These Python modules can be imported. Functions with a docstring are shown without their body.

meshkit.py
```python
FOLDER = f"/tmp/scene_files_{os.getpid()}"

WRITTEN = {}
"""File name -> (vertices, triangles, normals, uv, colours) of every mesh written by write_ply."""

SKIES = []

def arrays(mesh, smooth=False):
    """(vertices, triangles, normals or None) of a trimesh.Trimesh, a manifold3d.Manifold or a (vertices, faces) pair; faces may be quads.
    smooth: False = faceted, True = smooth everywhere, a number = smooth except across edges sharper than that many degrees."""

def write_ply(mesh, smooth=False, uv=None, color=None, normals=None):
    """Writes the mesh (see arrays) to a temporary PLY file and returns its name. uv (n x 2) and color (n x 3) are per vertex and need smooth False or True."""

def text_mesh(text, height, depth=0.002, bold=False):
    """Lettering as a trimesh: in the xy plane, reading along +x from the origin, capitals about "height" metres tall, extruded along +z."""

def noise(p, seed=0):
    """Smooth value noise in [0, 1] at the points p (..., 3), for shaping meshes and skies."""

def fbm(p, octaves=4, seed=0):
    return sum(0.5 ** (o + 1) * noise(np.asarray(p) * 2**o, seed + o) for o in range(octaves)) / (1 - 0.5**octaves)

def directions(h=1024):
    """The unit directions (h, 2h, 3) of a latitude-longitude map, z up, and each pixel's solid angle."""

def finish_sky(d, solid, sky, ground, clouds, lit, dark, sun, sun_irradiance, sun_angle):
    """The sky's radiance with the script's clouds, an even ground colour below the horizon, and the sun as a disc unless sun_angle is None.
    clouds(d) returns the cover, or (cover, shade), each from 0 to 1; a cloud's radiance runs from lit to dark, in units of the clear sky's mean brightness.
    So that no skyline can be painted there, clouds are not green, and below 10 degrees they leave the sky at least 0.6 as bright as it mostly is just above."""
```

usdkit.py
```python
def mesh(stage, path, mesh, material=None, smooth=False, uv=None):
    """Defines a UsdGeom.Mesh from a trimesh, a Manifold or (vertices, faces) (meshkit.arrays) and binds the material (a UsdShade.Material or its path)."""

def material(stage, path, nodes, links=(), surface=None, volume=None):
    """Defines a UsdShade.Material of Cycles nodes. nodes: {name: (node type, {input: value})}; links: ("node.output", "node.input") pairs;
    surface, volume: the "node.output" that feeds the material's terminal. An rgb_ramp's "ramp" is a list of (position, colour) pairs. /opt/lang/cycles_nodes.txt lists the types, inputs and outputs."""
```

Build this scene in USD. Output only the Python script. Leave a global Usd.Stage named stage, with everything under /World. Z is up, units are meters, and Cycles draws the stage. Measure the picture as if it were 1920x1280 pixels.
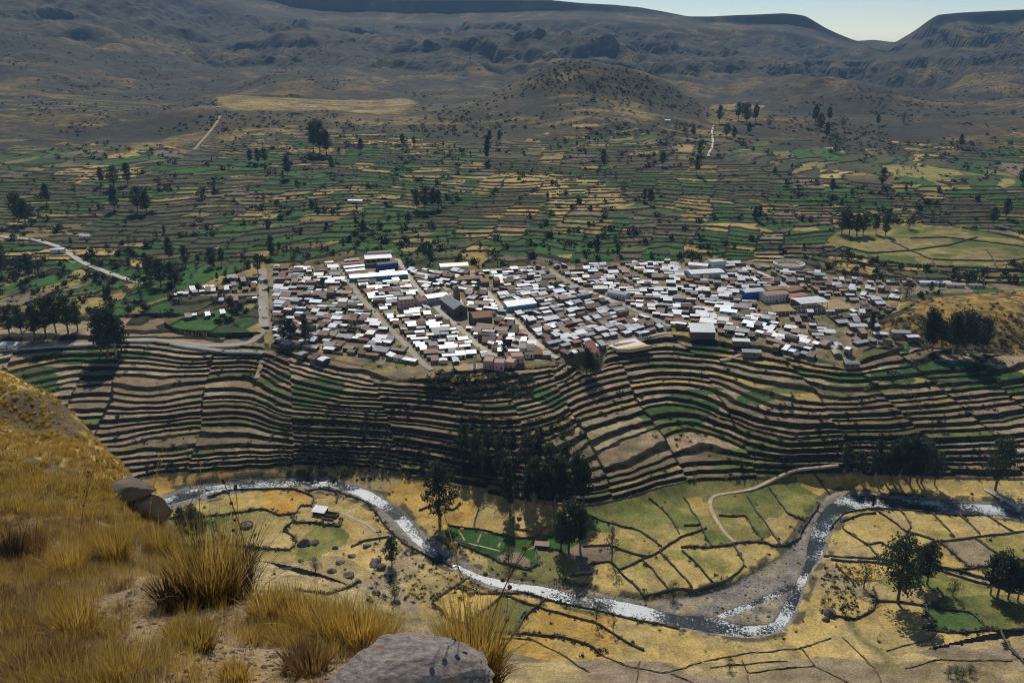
import math, random
import numpy as np, trimesh, usdkit, meshkit, shapely
from meshkit import noise, fbm
from scipy.interpolate import RBFInterpolator, PchipInterpolator, RegularGridInterpolator
from scipy import ndimage
from scipy.spatial import cKDTree, Voronoi
from pxr import Usd, UsdGeom, UsdLux, UsdShade, Gf, Sdf, Vt

random.seed(7)
RNG = np.random.default_rng(11)
stage = Usd.Stage.CreateInMemory()
UsdGeom.SetStageUpAxis(stage, UsdGeom.Tokens.z)
UsdGeom.SetStageMetersPerUnit(stage, 1.0)
W = UsdGeom.Xform.Define(stage, '/World')
stage.SetDefaultPrim(W.GetPrim())
UsdGeom.Scope.Define(stage, '/World/Looks')

# ------------------------------------------------------------------ camera
PITCH, FPX, EYE = math.radians(19.2), 1663.0, 240.0
cam = UsdGeom.Camera.Define(stage, '/World/camera')
cam.AddTranslateOp().Set(Gf.Vec3d(0, 0, EYE))
cam.AddRotateXOp().Set(90 - 19.2)
cam.CreateHorizontalApertureAttr(36.0)
cam.CreateFocalLengthAttr(36.0 * FPX / 1920)
cam.CreateClippingRangeAttr(Gf.Vec2f(0.1, 60000))
cam.CreateExposureAttr(-0.28)
# ------------------------------------------------------------------ sun and sky
SUN_EL = math.radians(46)
SUN_AZ = math.radians(-4)              # measured from +y towards +x
SUN = np.array([math.sin(SUN_AZ) * math.cos(SUN_EL), math.cos(SUN_AZ) * math.cos(SUN_EL), math.sin(SUN_EL)])
usdkit.material(stage, '/World/Looks/sky', {
    's': ('sky_texture', {'sky_type': 'single_scattering', 'sun_disc': False, 'sun_elevation': SUN_EL, 'sun_rotation': SUN_AZ, 'altitude': 3400.0, 'air_density': 1.0, 'aerosol_density': 0.3, 'ozone_density': 1.0}),
    'tc': ('geometry', {}),
    'mp': ('mapping', {'scale': (9.0, 9.0, 34.0)}),
    'n': ('noise_texture', {'scale': 1.0, 'detail': 6.0, 'roughness': 0.55}),
    'r': ('rgb_ramp', {'ramp': [(0.0, (0, 0, 0)), (0.62, (0, 0, 0)), (0.74, (0.7, 0.7, 0.7)), (1.0, (0.9, 0.9, 0.9))]}),
    'm': ('mix', {'mix_type': 'mix', 'color2': (9.0, 9.2, 9.6)}),
    'b': ('background_shader', {'strength': 0.095})},
    [('tc.position', 'mp.vector'), ('mp.vector', 'n.vector'), ('n.fac', 'r.fac'), ('r.color', 'm.fac'), ('s.color', 'm.color1'), ('m.color', 'b.color')], surface='b.background')
dome = UsdLux.DomeLight.Define(stage, '/World/sky')
UsdShade.MaterialBindingAPI.Apply(dome.GetPrim()).Bind(UsdShade.Material.Get(stage, '/World/Looks/sky'))
sun = UsdLux.DistantLight.Define(stage, '/World/sun')
sun.CreateIntensityAttr(1.25)
sun.CreateAngleAttr(0.53)
sun.CreateNormalizeAttr(True)
sun.CreateColorAttr(Gf.Vec3f(1.0, 0.94, 0.84))
sun.AddRotateZOp().Set(-math.degrees(SUN_AZ))
sun.AddRotateXOp().Set(-(90 - math.degrees(SUN_EL)))

# ------------------------------------------------------------------ helpers
COUNT = {}
def numbered(name, parent='/World'):
    k = (parent, name)
    n = COUNT.get(k, 0)
    COUNT[k] = n + 1
    return name if n == 0 else f'{name}_{n:03d}'
def tag(p, label=None, cat=None, group=None, kind=None):
    p = p.GetPrim() if hasattr(p, 'GetPrim') else p
    for k, v in (('label', label), ('category', cat), ('group', group), ('kind', kind)):
        if v:
            p.SetCustomDataByKey(k, v)
    return p
def path_of(parent):
    if parent is None:
        return '/World'
    return str(parent.GetPath()) if hasattr(parent, 'GetPath') else str(parent)
def obj(name, mesh, mat, parent=None, smooth=False, col=None):
    pp = path_of(parent)
    m = usdkit.mesh(stage, f'{pp}/{numbered(name, pp)}', mesh, f'/World/Looks/{mat}', smooth)
    if col is not None:
        UsdGeom.PrimvarsAPI(m).CreatePrimvar('col', Sdf.ValueTypeNames.Color3fArray, 'vertex').Set(Vt.Vec3fArray.FromNumpy(np.asarray(col, np.float32)))
    return m
def thing(name, label=None, cat=None, group=None, loc=(0, 0, 0), rz=0.0, kind=None, sc=None):
    x = UsdGeom.Xform.Define(stage, '/World/' + numbered(name))
    x.AddTranslateOp().Set(Gf.Vec3d(*map(float, loc)))
    if rz:
        x.AddRotateZOp().Set(math.degrees(rz))
    if sc is not None:
        x.AddScaleOp().Set(Gf.Vec3f(*([float(sc)] * 3 if np.ndim(sc) == 0 else map(float, sc))))
    tag(x, label, cat, group, kind)
    return x
def cat(ms):
    ms = [m for m in ms if m is not None]
    v = [np.asarray(m.vertices) for m in ms]
    o = np.cumsum([0] + [len(a) for a in v])
    return trimesh.Trimesh(np.vstack(v), np.vstack([np.asarray(m.faces) + o[i] for i, m in enumerate(ms)]), process=False)
def box(cx, cy, z0, sx, sy, sz, rz=0.0):
    m = trimesh.creation.box((sx, sy, sz))
    if rz:
        m.apply_transform(trimesh.transformations.rotation_matrix(rz, [0, 0, 1]))
    m.apply_translation((cx, cy, z0 + sz / 2))
    return m
def ray(px, py):
    a = (np.asarray(px, float) - 960) / FPX
    b = (640 - np.asarray(py, float)) / FPX
    return np.stack([a, math.cos(PITCH) + b * math.sin(PITCH), -math.sin(PITCH) + b * math.cos(PITCH)], -1)
def at_z(px, py, z):
    d = ray(px, py)
    t = (np.asarray(z, float) - EYE) / d[..., 2]
    return d * t[..., None] + [0, 0, EYE]
def at_y(px, py, Y):
    d = ray(px, py)
    t = np.asarray(Y, float) / d[..., 1]
    return d * t[..., None] + [0, 0, EYE]
def to_px(p):
    p = np.asarray(p, float) - [0, 0, EYE]
    f = p[..., 1] * math.cos(PITCH) - p[..., 2] * math.sin(PITCH)
    up = p[..., 1] * math.sin(PITCH) + p[..., 2] * math.cos(PITCH)
    return np.stack([960 + FPX * p[..., 0] / f, 640 - FPX * up / f], -1)
def sstep(x, a, b):
    t = np.clip((np.asarray(x, float) - a) / (b - a), 0, 1)
    return t * t * (3 - 2 * t)
TABLE = np.random.default_rng(5).random((256, 256)).astype(np.float32)
def n2(x, y, s, seed=0, octaves=3):
    """Smooth two-dimensional value noise with a few octaves, 0 to 1."""
    x, y = np.asarray(x, np.float64) / s + seed * 17.31, np.asarray(y, np.float64) / s + seed * 5.77
    out = 0.0
    for o in range(octaves):
        xi, yi = np.floor(x), np.floor(y)
        tx, ty = (x - xi).astype(np.float32), (y - yi).astype(np.float32)
        tx *= tx * (3 - 2 * tx); ty *= ty * (3 - 2 * ty)
        a, b = xi.astype(np.int32) & 255, yi.astype(np.int32) & 255
        a1, b1 = (a + 1) & 255, (b + 1) & 255
        p = TABLE[a, b]; q = TABLE[a, b1]
        p = p + (TABLE[a1, b] - p) * tx
        q = q + (TABLE[a1, b1] - q) * tx
        out = out + 0.5 ** (o + 1) * (p + (q - p) * ty)
        x, y = x * 2.03 + 31.7, y * 2.03 + 11.3
    return (out / (1 - 0.5 ** octaves)).astype(np.float64)
# ------------------------------------------------------------------ ground materials
def soil(name, fine=0.5, coarse=0.03, contrast=0.35, speck=0.0, speck_scale=0.2, speck_col=(0.03, 0.035, 0.02), speck_at=0.2, bump=0.15, rough=0.95):
    nodes = {'a': ('attribute', {'attribute': 'col'}), 'g': ('geometry', {}),
             'n1': ('noise_texture', {'scale': fine, 'detail': 6.0, 'roughness': 0.65}),
             'n2': ('noise_texture', {'scale': coarse, 'detail': 4.0, 'roughness': 0.6}),
             'm1': ('map_range', {'from_min': 0.3, 'from_max': 0.7, 'to_min': 1 - contrast, 'to_max': 1 + contrast}),
             'm2': ('map_range', {'from_min': 0.3, 'from_max': 0.7, 'to_min': 1 - contrast * 0.7, 'to_max': 1 + contrast * 0.7}),
             'mm': ('math', {'math_type': 'multiply'}),
             'vm': ('vector_math', {'math_type': 'scale'}),
             'b': ('bump', {'strength': bump, 'distance': 0.4}),
             'p': ('principled_bsdf', {'roughness': rough, 'specular_ior_level': 0.15})}
    links = [('g.position', 'n1.vector'), ('g.position', 'n2.vector'), ('n1.fac', 'm1.value'), ('n2.fac', 'm2.value'), ('m1.result', 'mm.value1'), ('m2.result', 'mm.value2'),
             ('a.color', 'vm.vector1'), ('mm.value', 'vm.scale'), ('n1.fac', 'b.height'), ('b.normal', 'p.normal')]
    if speck > 0:
        nodes['v'] = ('voronoi_texture', {'scale': speck_scale, 'randomness': 1.0})
        nodes['n3'] = ('noise_texture', {'scale': speck_scale * 0.12, 'detail': 3.0})
        nodes['ms'] = ('math', {'math_type': 'multiply_add', 'value2': -0.9, 'value3': 0.85})
        nodes['lt'] = ('math', {'math_type': 'less_than'})
        nodes['k'] = ('math', {'math_type': 'multiply', 'value2': speck})
        nodes['ad'] = ('math', {'math_type': 'multiply_add', 'value2': 1.7, 'value3': speck_at - 0.85})
        nodes['mx'] = ('mix', {'mix_type': 'mix', 'color2': speck_col})
        links += [('g.position', 'v.vector'), ('g.position', 'n3.vector'), ('n3.fac', 'ad.value1'), ('v.distance', 'lt.value1'), ('ad.value', 'lt.value2'),
                  ('lt.value', 'k.value1'), ('k.value', 'mx.fac'), ('vm.vector', 'mx.color1'), ('mx.color', 'p.base_color')]
        nodes.pop('ms')
    else:
        links += [('vm.vector', 'p.base_color')]
    usdkit.material(stage, f'/World/Looks/{name}', nodes, links, surface='p.BSDF')
soil('field_soil', fine=0.9, coarse=0.11, contrast=0.42)
soil('dry_earth', fine=1.2, coarse=0.13, contrast=0.5)
soil('wall_stone', fine=1.6, coarse=0.2, contrast=0.6, bump=0.5)
soil('hill_scrub', fine=0.08, coarse=0.012, contrast=0.45, speck=0.8, speck_scale=0.13, speck_at=0.36, bump=0.4)
soil('mountain_scrub', fine=0.04, coarse=0.007, contrast=0.45, speck=0.8, speck_scale=0.06, speck_at=0.36, bump=0.5)

# ------------------------------------------------------------------ the lie of the land, near half: scattered heights
LV = [  # (height, polyline in the photograph)
 (3.0, [(300,905),(420,893),(520,885),(640,885),(720,895),(790,925),(850,945),(957,957),(1107,968),(1207,938),(1273,920),(1400,915),(1500,905),(1580,898),(1700,905),(1800,913),(1920,922),(2100,935)]),
 (9.0, [(100,885),(330,868),(440,860),(560,856),(673,860),(773,870),(907,895),(1040,921),(1107,924),(1207,898),(1297,872),(1400,872),(1480,874),(1560,874),(1650,876),(1780,873),(1920,868),(2100,868)]),
 (16.0, [(-150,815),(0,812),(173,823),(283,806),(367,797),(467,800),(500,812),(573,821),(673,820),(773,830),(880,855),(980,868),(1040,866),(1090,842),(1150,815),(1213,802),(1297,788),(1350,802),(1420,830),(1480,842),(1560,838),(1647,838),(1780,832),(1920,820),(2100,815)]),
 (22.5, [(-150,778),(0,772),(80,770),(180,763),(287,770),(367,758),(433,753),(473,758),(500,775),(540,786),(627,788),(740,796),(840,808),(940,820),(1007,815),(1057,790),(1090,775),(1130,762),(1180,755),(1230,745),(1270,745),(1330,757),(1380,780),(1450,798),(1530,802),(1647,800),(1780,786),(1920,772),(2100,765)]),
 (29.0, [(-150,738),(0,735),(47,730),(150,706),(230,703),(333,707),(423,702),(483,703),(520,733),(560,745),(640,757),(707,759),(773,762),(873,774),(950,782),(1000,772),(1050,752),(1090,728),(1120,716),(1163,712),(1213,706),(1280,703),(1340,708),(1380,725),(1463,752),(1563,765),(1633,758),(1747,743),(1920,730),(2100,722)]),
 (35.0, [(-150,700),(0,690),(100,667),(240,662),(340,674),(480,672),(560,698),(640,721),(720,732),(800,737),(880,739),(960,733),(1020,718),(1060,698),(1100,683),(1180,670),(1260,664),(1350,675),(1420,692),(1500,702),(1580,712),(1680,705),(1800,692),(1920,682),(2100,670)]),
 (39.0, [(-150,665),(0,655),(120,642),(240,637),(340,650),(480,652),(560,668),(640,692),(740,706),(820,708),(900,702),(960,698),(1060,684),(1120,662),(1240,634),(1340,647),(1430,662),(1530,686),(1600,690),(1690,668),(1760,652),(1920,645),(2100,640)]),
 (41.5, [(-150,620),(0,615),(150,600),(300,595),(440,600),(560,630),(700,650),(850,650),(1000,640),(1150,615),(1300,610),(1450,625),(1560,640),(1650,620)]),
 (44.0, [(-150,560),(0,555),(200,545),(400,550),(600,560),(800,560),(1000,560),(1200,560),(1400,560),(1580,565)]),
 (50.0, [(1680,585),(1730,567),(1790,556),(1850,552),(1920,550),(2100,545)]),
 (52.0, [(1730,590),(1800,572),(1920,565),(2100,562)]),
 (44.0, [(1700,632),(1780,625),(1920,620),(2100,615)]),
 (46.0, [(1500,515),(1650,528),(1780,535),(1920,538),(2100,540)]),
 (47.0, [(-200,500),(0,495),(250,490),(500,488),(750,482),(1000,480),(1250,480),(1500,490)]),
 (50.0, [(1560,480),(1700,490),(1920,500),(2100,500)]),
 (53.0, [(-200,455),(0,450),(250,445),(500,440),(750,438),(1000,436),(1250,438),(1450,450),(1600,446),(1750,440),(1920,442),(2100,442)]),
 (60.0, [(-200,408),(0,404),(300,398),(600,392),(900,390),(1200,392),(1500,398),(1750,405),(2100,405)]),
 (70.0, [(-200,360),(0,355),(300,350),(600,345),(900,343),(1200,345),(1500,352),(1750,358),(2100,356)]),
 (1.2, [(310,930),(400,912),(500,903),(600,905),(680,920),(740,955),(800,1005),(850,1045),(920,1078),(1000,1100),(1080,1120),(1160,1140),(1240,1150),(1330,1165),(1400,1170),(1460,1150),(1480,1110),(1500,1060),(1520,1010),(1550,965),(1590,940),(1650,937),(1720,942),(1800,950),(1920,960),(2100,975)]),
 (2.2, [(360,960),(450,950),(540,950),(620,960),(680,1000),(740,1050),(820,1090),(900,1130),(1000,1160),(1150,1190),(1300,1200),(1450,1200),(1560,1180),(1620,1120),(1640,1050),(1700,1010),(1800,1000),(1920,1000),(2100,1000)]),
 (2.2, [(860,970),(900,1020),(1000,1050),(1100,1080),(1200,1110),(1330,1120),(1420,1090),(1440,1040),(1480,980),(1530,930),(1400,950),(1200,960),(1100,1000)]),
 (3.0, [(380,1000),(500,1020),(560,1035),(660,1060),(740,1110),(800,1150),(900,1200),(1000,1225),(1150,1240),(1350,1240),(1500,1230),(1650,1190),(1750,1130),(1900,1100),(2100,1090)]),
 (8.0, [(420,1060),(560,1080),(660,1120),(740,1180),(830,1225),(950,1270),(1100,1285),(1300,1290),(1500,1290),(1700,1275),(1900,1240),(2100,1220)]),
 (20.0, [(400,1110),(560,1140),(660,1190),(740,1250),(850,1300)]),
]
PTS = []
for z, line in LV:
    a = np.array(line, float)
    d = np.r_[0, np.cumsum(np.hypot(*np.diff(a, axis=0).T))]
    k = max(2, int(d[-1] / 55))
    q = np.stack([np.interp(np.linspace(0, d[-1], k), d, a[:, i]) for i in (0, 1)], 1)
    w = at_z(q[:, 0], q[:, 1], z)
    PTS += [(x, y, h) for x, y, h in w]
for Y, z in ((40, 185), (80, 138), (120, 98), (160, 66), (205, 38), (245, 20)):
    for u in np.linspace(-1.1, 1.1, 9):
        PTS.append((u * Y, Y, z - (6 if u > 0.3 else 0) + (min(50, 1200 / Y + 24) if u < -.5 else 0)))
# far half: lines of sight at set distances, y of the line in the photograph given along it
FAR = [
 (1230, [(-500,300),(0,300),(300,298),(600,292),(900,287),(1200,290),(1500,298),(1750,305),(2400,300)]),
 (1430, [(-500,255),(0,250),(150,262),(300,262),(450,240),(600,238),(760,240),(900,250),(1000,240),(1100,222),(1200,238),(1280,255),(1350,258),(1500,262),(1700,262),(1850,250),(1920,238),(2400,225)]),
 (1640, [(-500,200),(0,205),(200,208),(400,200),(600,208),(760,214),(860,205),(960,190),(1075,180),(1180,190),(1290,210),(1340,226),(1400,222),(1500,222),(1600,228),(1700,228),(1800,222),(1920,210),(2400,190)]),
 (1850, [(-500,150),(0,175),(200,190),(330,195),(450,188),(600,194),(700,200),(800,197),(860,194),(900,186),(930,168),(960,152),(1000,128),(1030,115),(1055,110),(1080,107),(1100,110),(1130,114),(1160,119),(1190,128),(1230,141),(1260,155),(1290,176),(1330,203),(1380,208),(1450,212),(1600,214),(1700,208),(1780,196),(1850,200),(1920,190),(2400,160)]),
 (2050, [(-500,120),(0,150),(200,172),(330,182),(440,176),(600,188),(780,188),(900,190),(1075,160),(1250,190),(1340,199),(1400,202),(1440,188),(1500,172),(1600,170),(1680,178),(1780,190),(1920,180),(2400,150)]),
 (2350, [(-500,80),(0,118),(100,128),(200,146),(300,158),(400,168),(440,160),(470,148),(500,140),(540,136),(580,140),(620,160),(680,172),(780,178),(900,182),(1100,182),(1300,186),(1360,192),(1430,186),(1480,200),(1700,200),(1920,200),(2400,140)]),
 (2650, [(-500,40),(0,90),(100,98),(200,118),(300,135),(400,142),(470,142),(540,142),(620,145),(700,152),(800,158),(900,165),(1000,168),(1100,168),(1300,170),(1380,168),(1420,156),(1450,147),(1490,146),(1530,154),(1560,150),(1600,144),(1640,150),(1690,162),(1740,168),(1800,166),(1920,150),(2400,100)]),
 (3000, [(-500,-20),(0,45),(100,62),(200,85),(300,108),(400,122),(500,124),(600,122),(700,125),(800,128),(900,135),(1000,140),(1150,145),(1300,150),(1450,152),(1600,158),(1750,160),(1850,145),(1920,130),(2400,70)]),
 (3400, [(-500,-70),(0,2),(100,22),(200,48),(300,80),(400,92),(500,92),(600,84),(700,90),(800,86),(900,96),(1000,94),(1100,100),(1200,125),(1300,132),(1400,138),(1500,142),(1620,140),(1750,128),(1850,112),(1920,100),(2400,40)]),
 (3500, [(-500,-80),(0,-18),(100,2),(200,30),(300,66),(400,84),(500,78),(560,70),(640,66),(700,74),(780,70),(850,66),(960,66),(1080,68),(1150,78),(1200,100),(1300,120),(1400,128),(1500,132),(1620,130),(1750,112),(1850,96),(1920,85),(2400,30)]),
 (4000, [(-500,-130),(0,-70),(150,-40),(300,10),(400,48),(500,56),(560,60),(700,62),(850,62),(1000,57),(1100,55),(1200,72),(1290,85),(1360,88),(1480,92),(1560,104),(1640,106),(1700,88),(1760,66),(1850,60),(1920,55),(2400,10)]),
 (4350, [(-500,-170),(0,-110),(150,-70),(300,-20),(400,15),(500,36),(600,45),(700,48),(850,50),(1000,44),(1100,40),(1200,50),(1290,62),(1360,66),(1480,68),(1540,80),(1590,92),(1640,94),(1680,84),(1720,62),(1750,44),(1800,42),(1920,38),(2400,10)]),
 (4420, [(-500,-190),(0,-130),(150,-85),(300,-35),(400,5),(500,28),(600,40),(700,42),(850,46),(1000,38),(1100,34),(1200,42),(1290,52),(1350,54),(1480,58),(1540,76),(1590,88),(1640,91),(1680,79),(1715,58),(1742,38),(1758,28),(1800,24),(1860,21),(1920,18),(2400,5)]),
 (4800, [(-500,-230),(0,-170),(150,-120),(300,-60),(450,-10),(560,12),(640,20),(700,22),(850,24),(1000,22),(1100,20),(1200,24),(1290,34),(1330,42),(1400,46),(1480,46),(1520,54),(1560,68),(1600,80),(1640,84),(1670,82),(1720,60),(1760,45),(1920,35),(2400,25)]),
 (4870, [(-500,-250),(0,-190),(150,-140),(300,-80),(450,-40),(600,-15),(690,-3),(760,-1),(900,-1),(1030,0),(1090,6),(1150,9),(1200,14),(1250,23),(1290,31),(1335,31),(1370,29),(1400,28),(1470,25),(1492,27),(1510,30),(1522,37),(1545,51),(1570,63),(1600,75),(1625,81),(1650,84),(1680,84),(1750,70),(1920,60),(2400,50)]),
 (5150, [(-500,-150),(0,-110),(300,-30),(600,8),(900,16),(1100,20),(1300,36),(1480,36),(1560,70),(1650,88),(1750,85),(1920,75),(2400,70)]),
 (5500, [(-500,60),(900,60),(1560,80),(1608,77),(1640,75),(1668,79),(1720,82),(2400,82)]),
]
UF = np.linspace(-1.25, 1.25, 900)
FZ = []
for Y, line in FAR:
    a = np.array(line, float)
    a[:, 1] = np.maximum(a[:, 1], -75 + 0.2 * (a[:, 1] + 75))
    w = at_y(a[:, 0], a[:, 1], Y)
    FZ.append(ndimage.gaussian_filter1d(np.interp(UF, w[:, 0] / Y, w[:, 2]), 0.7 if Y in (4420, 4870) else 1.5))
    if Y < 1500:
        PTS += [(u * Y, Y, z) for u, z in zip(UF[::28], FZ[-1][::28])]
FZ = np.array(FZ)
FY = np.array([f[0] for f in FAR], float)
far_spline = PchipInterpolator(np.log(FY), FZ, axis=0)
PTS = np.array(PTS)
keep = np.unique(np.round(PTS[:, :2] / [1, 1], 0), axis=0, return_index=True)[1]
PTS = PTS[keep]
rbf = RBFInterpolator(np.stack([PTS[:, 0] / PTS[:, 1], np.log(PTS[:, 1])], 1), PTS[:, 2], kernel='thin_plate_spline', smoothing=2e-6, neighbors=None)
GU = np.linspace(-1.1, 1.1, 221)
GW = np.linspace(math.log(38), math.log(1500), 300)
gz = rbf(np.stack(np.meshgrid(GU, GW, indexing='ij'), -1).reshape(-1, 2)).reshape(221, 300)
GZ = ndimage.spline_filter(gz, order=3)
FW = np.linspace(math.log(1200), math.log(5500), 480)
FG = ndimage.spline_filter(far_spline(FW).T, order=3)       # (u, w)
def base(x, y):
    """Smooth height of the ground at x, y."""
    if np.ndim(x) == 0 and np.ndim(y) == 0:
        return base(np.array([x]), np.array([y]))[0]
    x, y = np.broadcast_arrays(np.asarray(x, float), np.asarray(y, float))
    u, w = x / y, np.log(y)
    near = ndimage.map_coordinates(GZ, [np.clip((u + 1.1) / 2.2, 0, 1) * 220, np.clip((w - GW[0]) / (GW[-1] - GW[0]), 0, 1) * 299], order=3, prefilter=False, mode='nearest')
    far = ndimage.map_coordinates(FG, [np.clip((u + 1.25) / 2.5, 0, 1) * 899, np.clip((w - FW[0]) / (FW[-1] - FW[0]), 0, 1) * 479], order=3, prefilter=False, mode='nearest')
    t = sstep(y, 1230, 1430)
    return near * (1 - t) + far * t
def ground_at(px, py, height=base, y0=150.0, y1=8000.0, n=700):
    """Where the line of sight of a pixel first meets the ground."""
    px, py = np.atleast_1d(np.asarray(px, float)), np.atleast_1d(np.asarray(py, float))
    d = ray(px, py)
    Y = np.geomspace(y0, y1, n)
    out = np.zeros((len(px), 3))
    for s in range(0, len(px), 400):
        dd = d[s:s + 400]
        t = Y[None] / dd[:, 1:2]
        z = EYE + t * dd[:, 2:3]
        h = height(dd[:, :1] * t, np.broadcast_to(Y[None], t.shape))
        under = z < h
        k = np.where(under.any(1), under.argmax(1), len(Y) - 1)
        k = np.maximum(k, 1)
        i = np.arange(len(dd))
        a, b = (z - h)[i, k - 1], (z - h)[i, k]
        f = np.clip(a / np.where(np.abs(a - b) < 1e-9, 1, a - b), 0, 1)
        y = Y[k - 1] + f * (Y[k] - Y[k - 1])
        p = dd * (y / dd[:, 1])[:, None]
        out[s:s + 400] = np.stack([p[:, 0], y, height(p[:, 0], y)], 1)
    return out
def dense(line, step=12.0):
    a = np.array(line, float)
    d = np.r_[0, np.cumsum(np.hypot(*np.diff(a, axis=0).T))]
    k = max(2, int(math.ceil(d[-1] / step)) + 1)
    return np.stack([np.interp(np.linspace(0, d[-1], k), d, a[:, i]) for i in (0, 1)], 1)
def poly(line, step=15.0):
    """A polygon of the photograph laid on the ground."""
    q = dense(list(line) + [line[0]], step)
    p = ground_at(q[:, 0], q[:, 1])
    g = shapely.Polygon(p[:, :2])
    return g if g.is_valid else g.buffer(0)
def line_xy(line, step=10.0):
    q = dense(line, step)
    return ground_at(q[:, 0], q[:, 1])
# ------------------------------------------------------------------ river course, zones, fields: outlines traced and laid on the ground
BED = poly([(300,930),(360,905),(430,897),(500,892),(570,892),(640,896),(700,917),(745,945),(775,975),(800,1000),(830,1015),(850,1035),(900,1065),(950,1083),(1010,1090),(1080,1097),(1150,1112),(1210,1122),(1290,1112),(1340,1100),(1385,1085),(1430,1060),(1470,1035),(1495,1010),(1510,985),(1525,955),(1545,935),(1575,922),(1620,924),(1700,930),(1800,935),(1880,938),(1990,948),
 (1990,978),(1850,965),(1780,960),(1700,955),(1640,950),(1590,957),(1570,975),(1560,1000),(1548,1040),(1525,1060),(1510,1090),(1500,1120),(1495,1150),(1470,1180),(1420,1192),(1370,1190),(1290,1178),(1200,1163),(1110,1142),(1020,1122),(940,1108),(880,1085),(840,1060),(800,1040),(760,1020),(725,985),(695,945),(645,925),(580,915),(500,915),(420,930),(350,945),(250,975),(200,980),(200,955)])
WATER = poly([(200,962),(300,935),(380,908),(450,900),(520,897),(600,896),(650,903),(700,922),(745,950),(775,980),(790,1010),(820,1030),(855,1055),(900,1075),(960,1090),(1020,1095),(1080,1112),(1130,1116),(1200,1130),(1270,1150),(1330,1152),(1390,1170),(1440,1168),(1458,1160),(1475,1120),(1500,1080),(1513,1050),(1515,1020),(1525,985),(1545,950),(1580,930),(1640,930),(1720,936),(1820,940),(1990,950),
 (1990,975),(1850,962),(1760,957),(1690,952),(1640,948),(1595,950),(1565,968),(1550,1000),(1540,1040),(1520,1065),(1505,1100),(1492,1140),(1475,1165),(1450,1180),(1400,1187),(1330,1180),(1250,1165),(1150,1145),(1060,1125),(990,1105),(930,1095),(880,1075),(840,1055),(800,1030),(770,1005),(745,975),(710,945),(670,925),(630,910),(560,908),(480,912),(400,920),(320,942),(200,975)])
WATER = WATER.union(poly([(1345,1150),(1390,1131),(1440,1111),(1490,1090),(1493,1097),(1450,1116),(1400,1137),(1350,1158)]))
BED = BED.union(WATER.buffer(1.0))
VILLAGE = poly([(497,503),(560,500),(634,490),(680,478),(745,478),(775,508),(840,510),(917,502),(1026,497),(1150,490),(1290,490),(1400,488),(1440,492),(1515,500),(1560,515),(1640,527),(1720,530),(1830,537),(1835,548),(1760,548),(1700,555),(1690,580),(1640,600),(1660,620),(1710,640),(1705,662),(1620,650),(1600,695),(1520,672),(1430,645),(1340,640),(1330,625),(1265,622),(1200,640),(1135,645),(1130,690),(1100,700),(1060,680),(1000,690),(940,690),(900,675),(830,690),(780,712),(740,712),(690,690),(640,680),(560,660),(497,655)], 12)
WEST_ROW = poly([(310,548),(400,520),(487,525),(490,600),(430,590),(330,590)])
KNOLL = poly([(1600,612),(1690,582),(1740,560),(1850,548),(2100,540),(2100,660),(1900,665),(1780,655),(1720,650),(1690,620)])
WESTBANK = poly([(235,560),(320,575),(480,590),(490,625),(440,640),(330,640),(240,630)])
NEARSLOPE = shapely.Polygon([(-700, 60), (-700, 330), (-140, 372), (-100, 352), (-52, 330), (-20, 306), (10, 296), (60, 293), (140, 292), (210, 305), (330, 330), (700, 330), (700, 60)])
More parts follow.
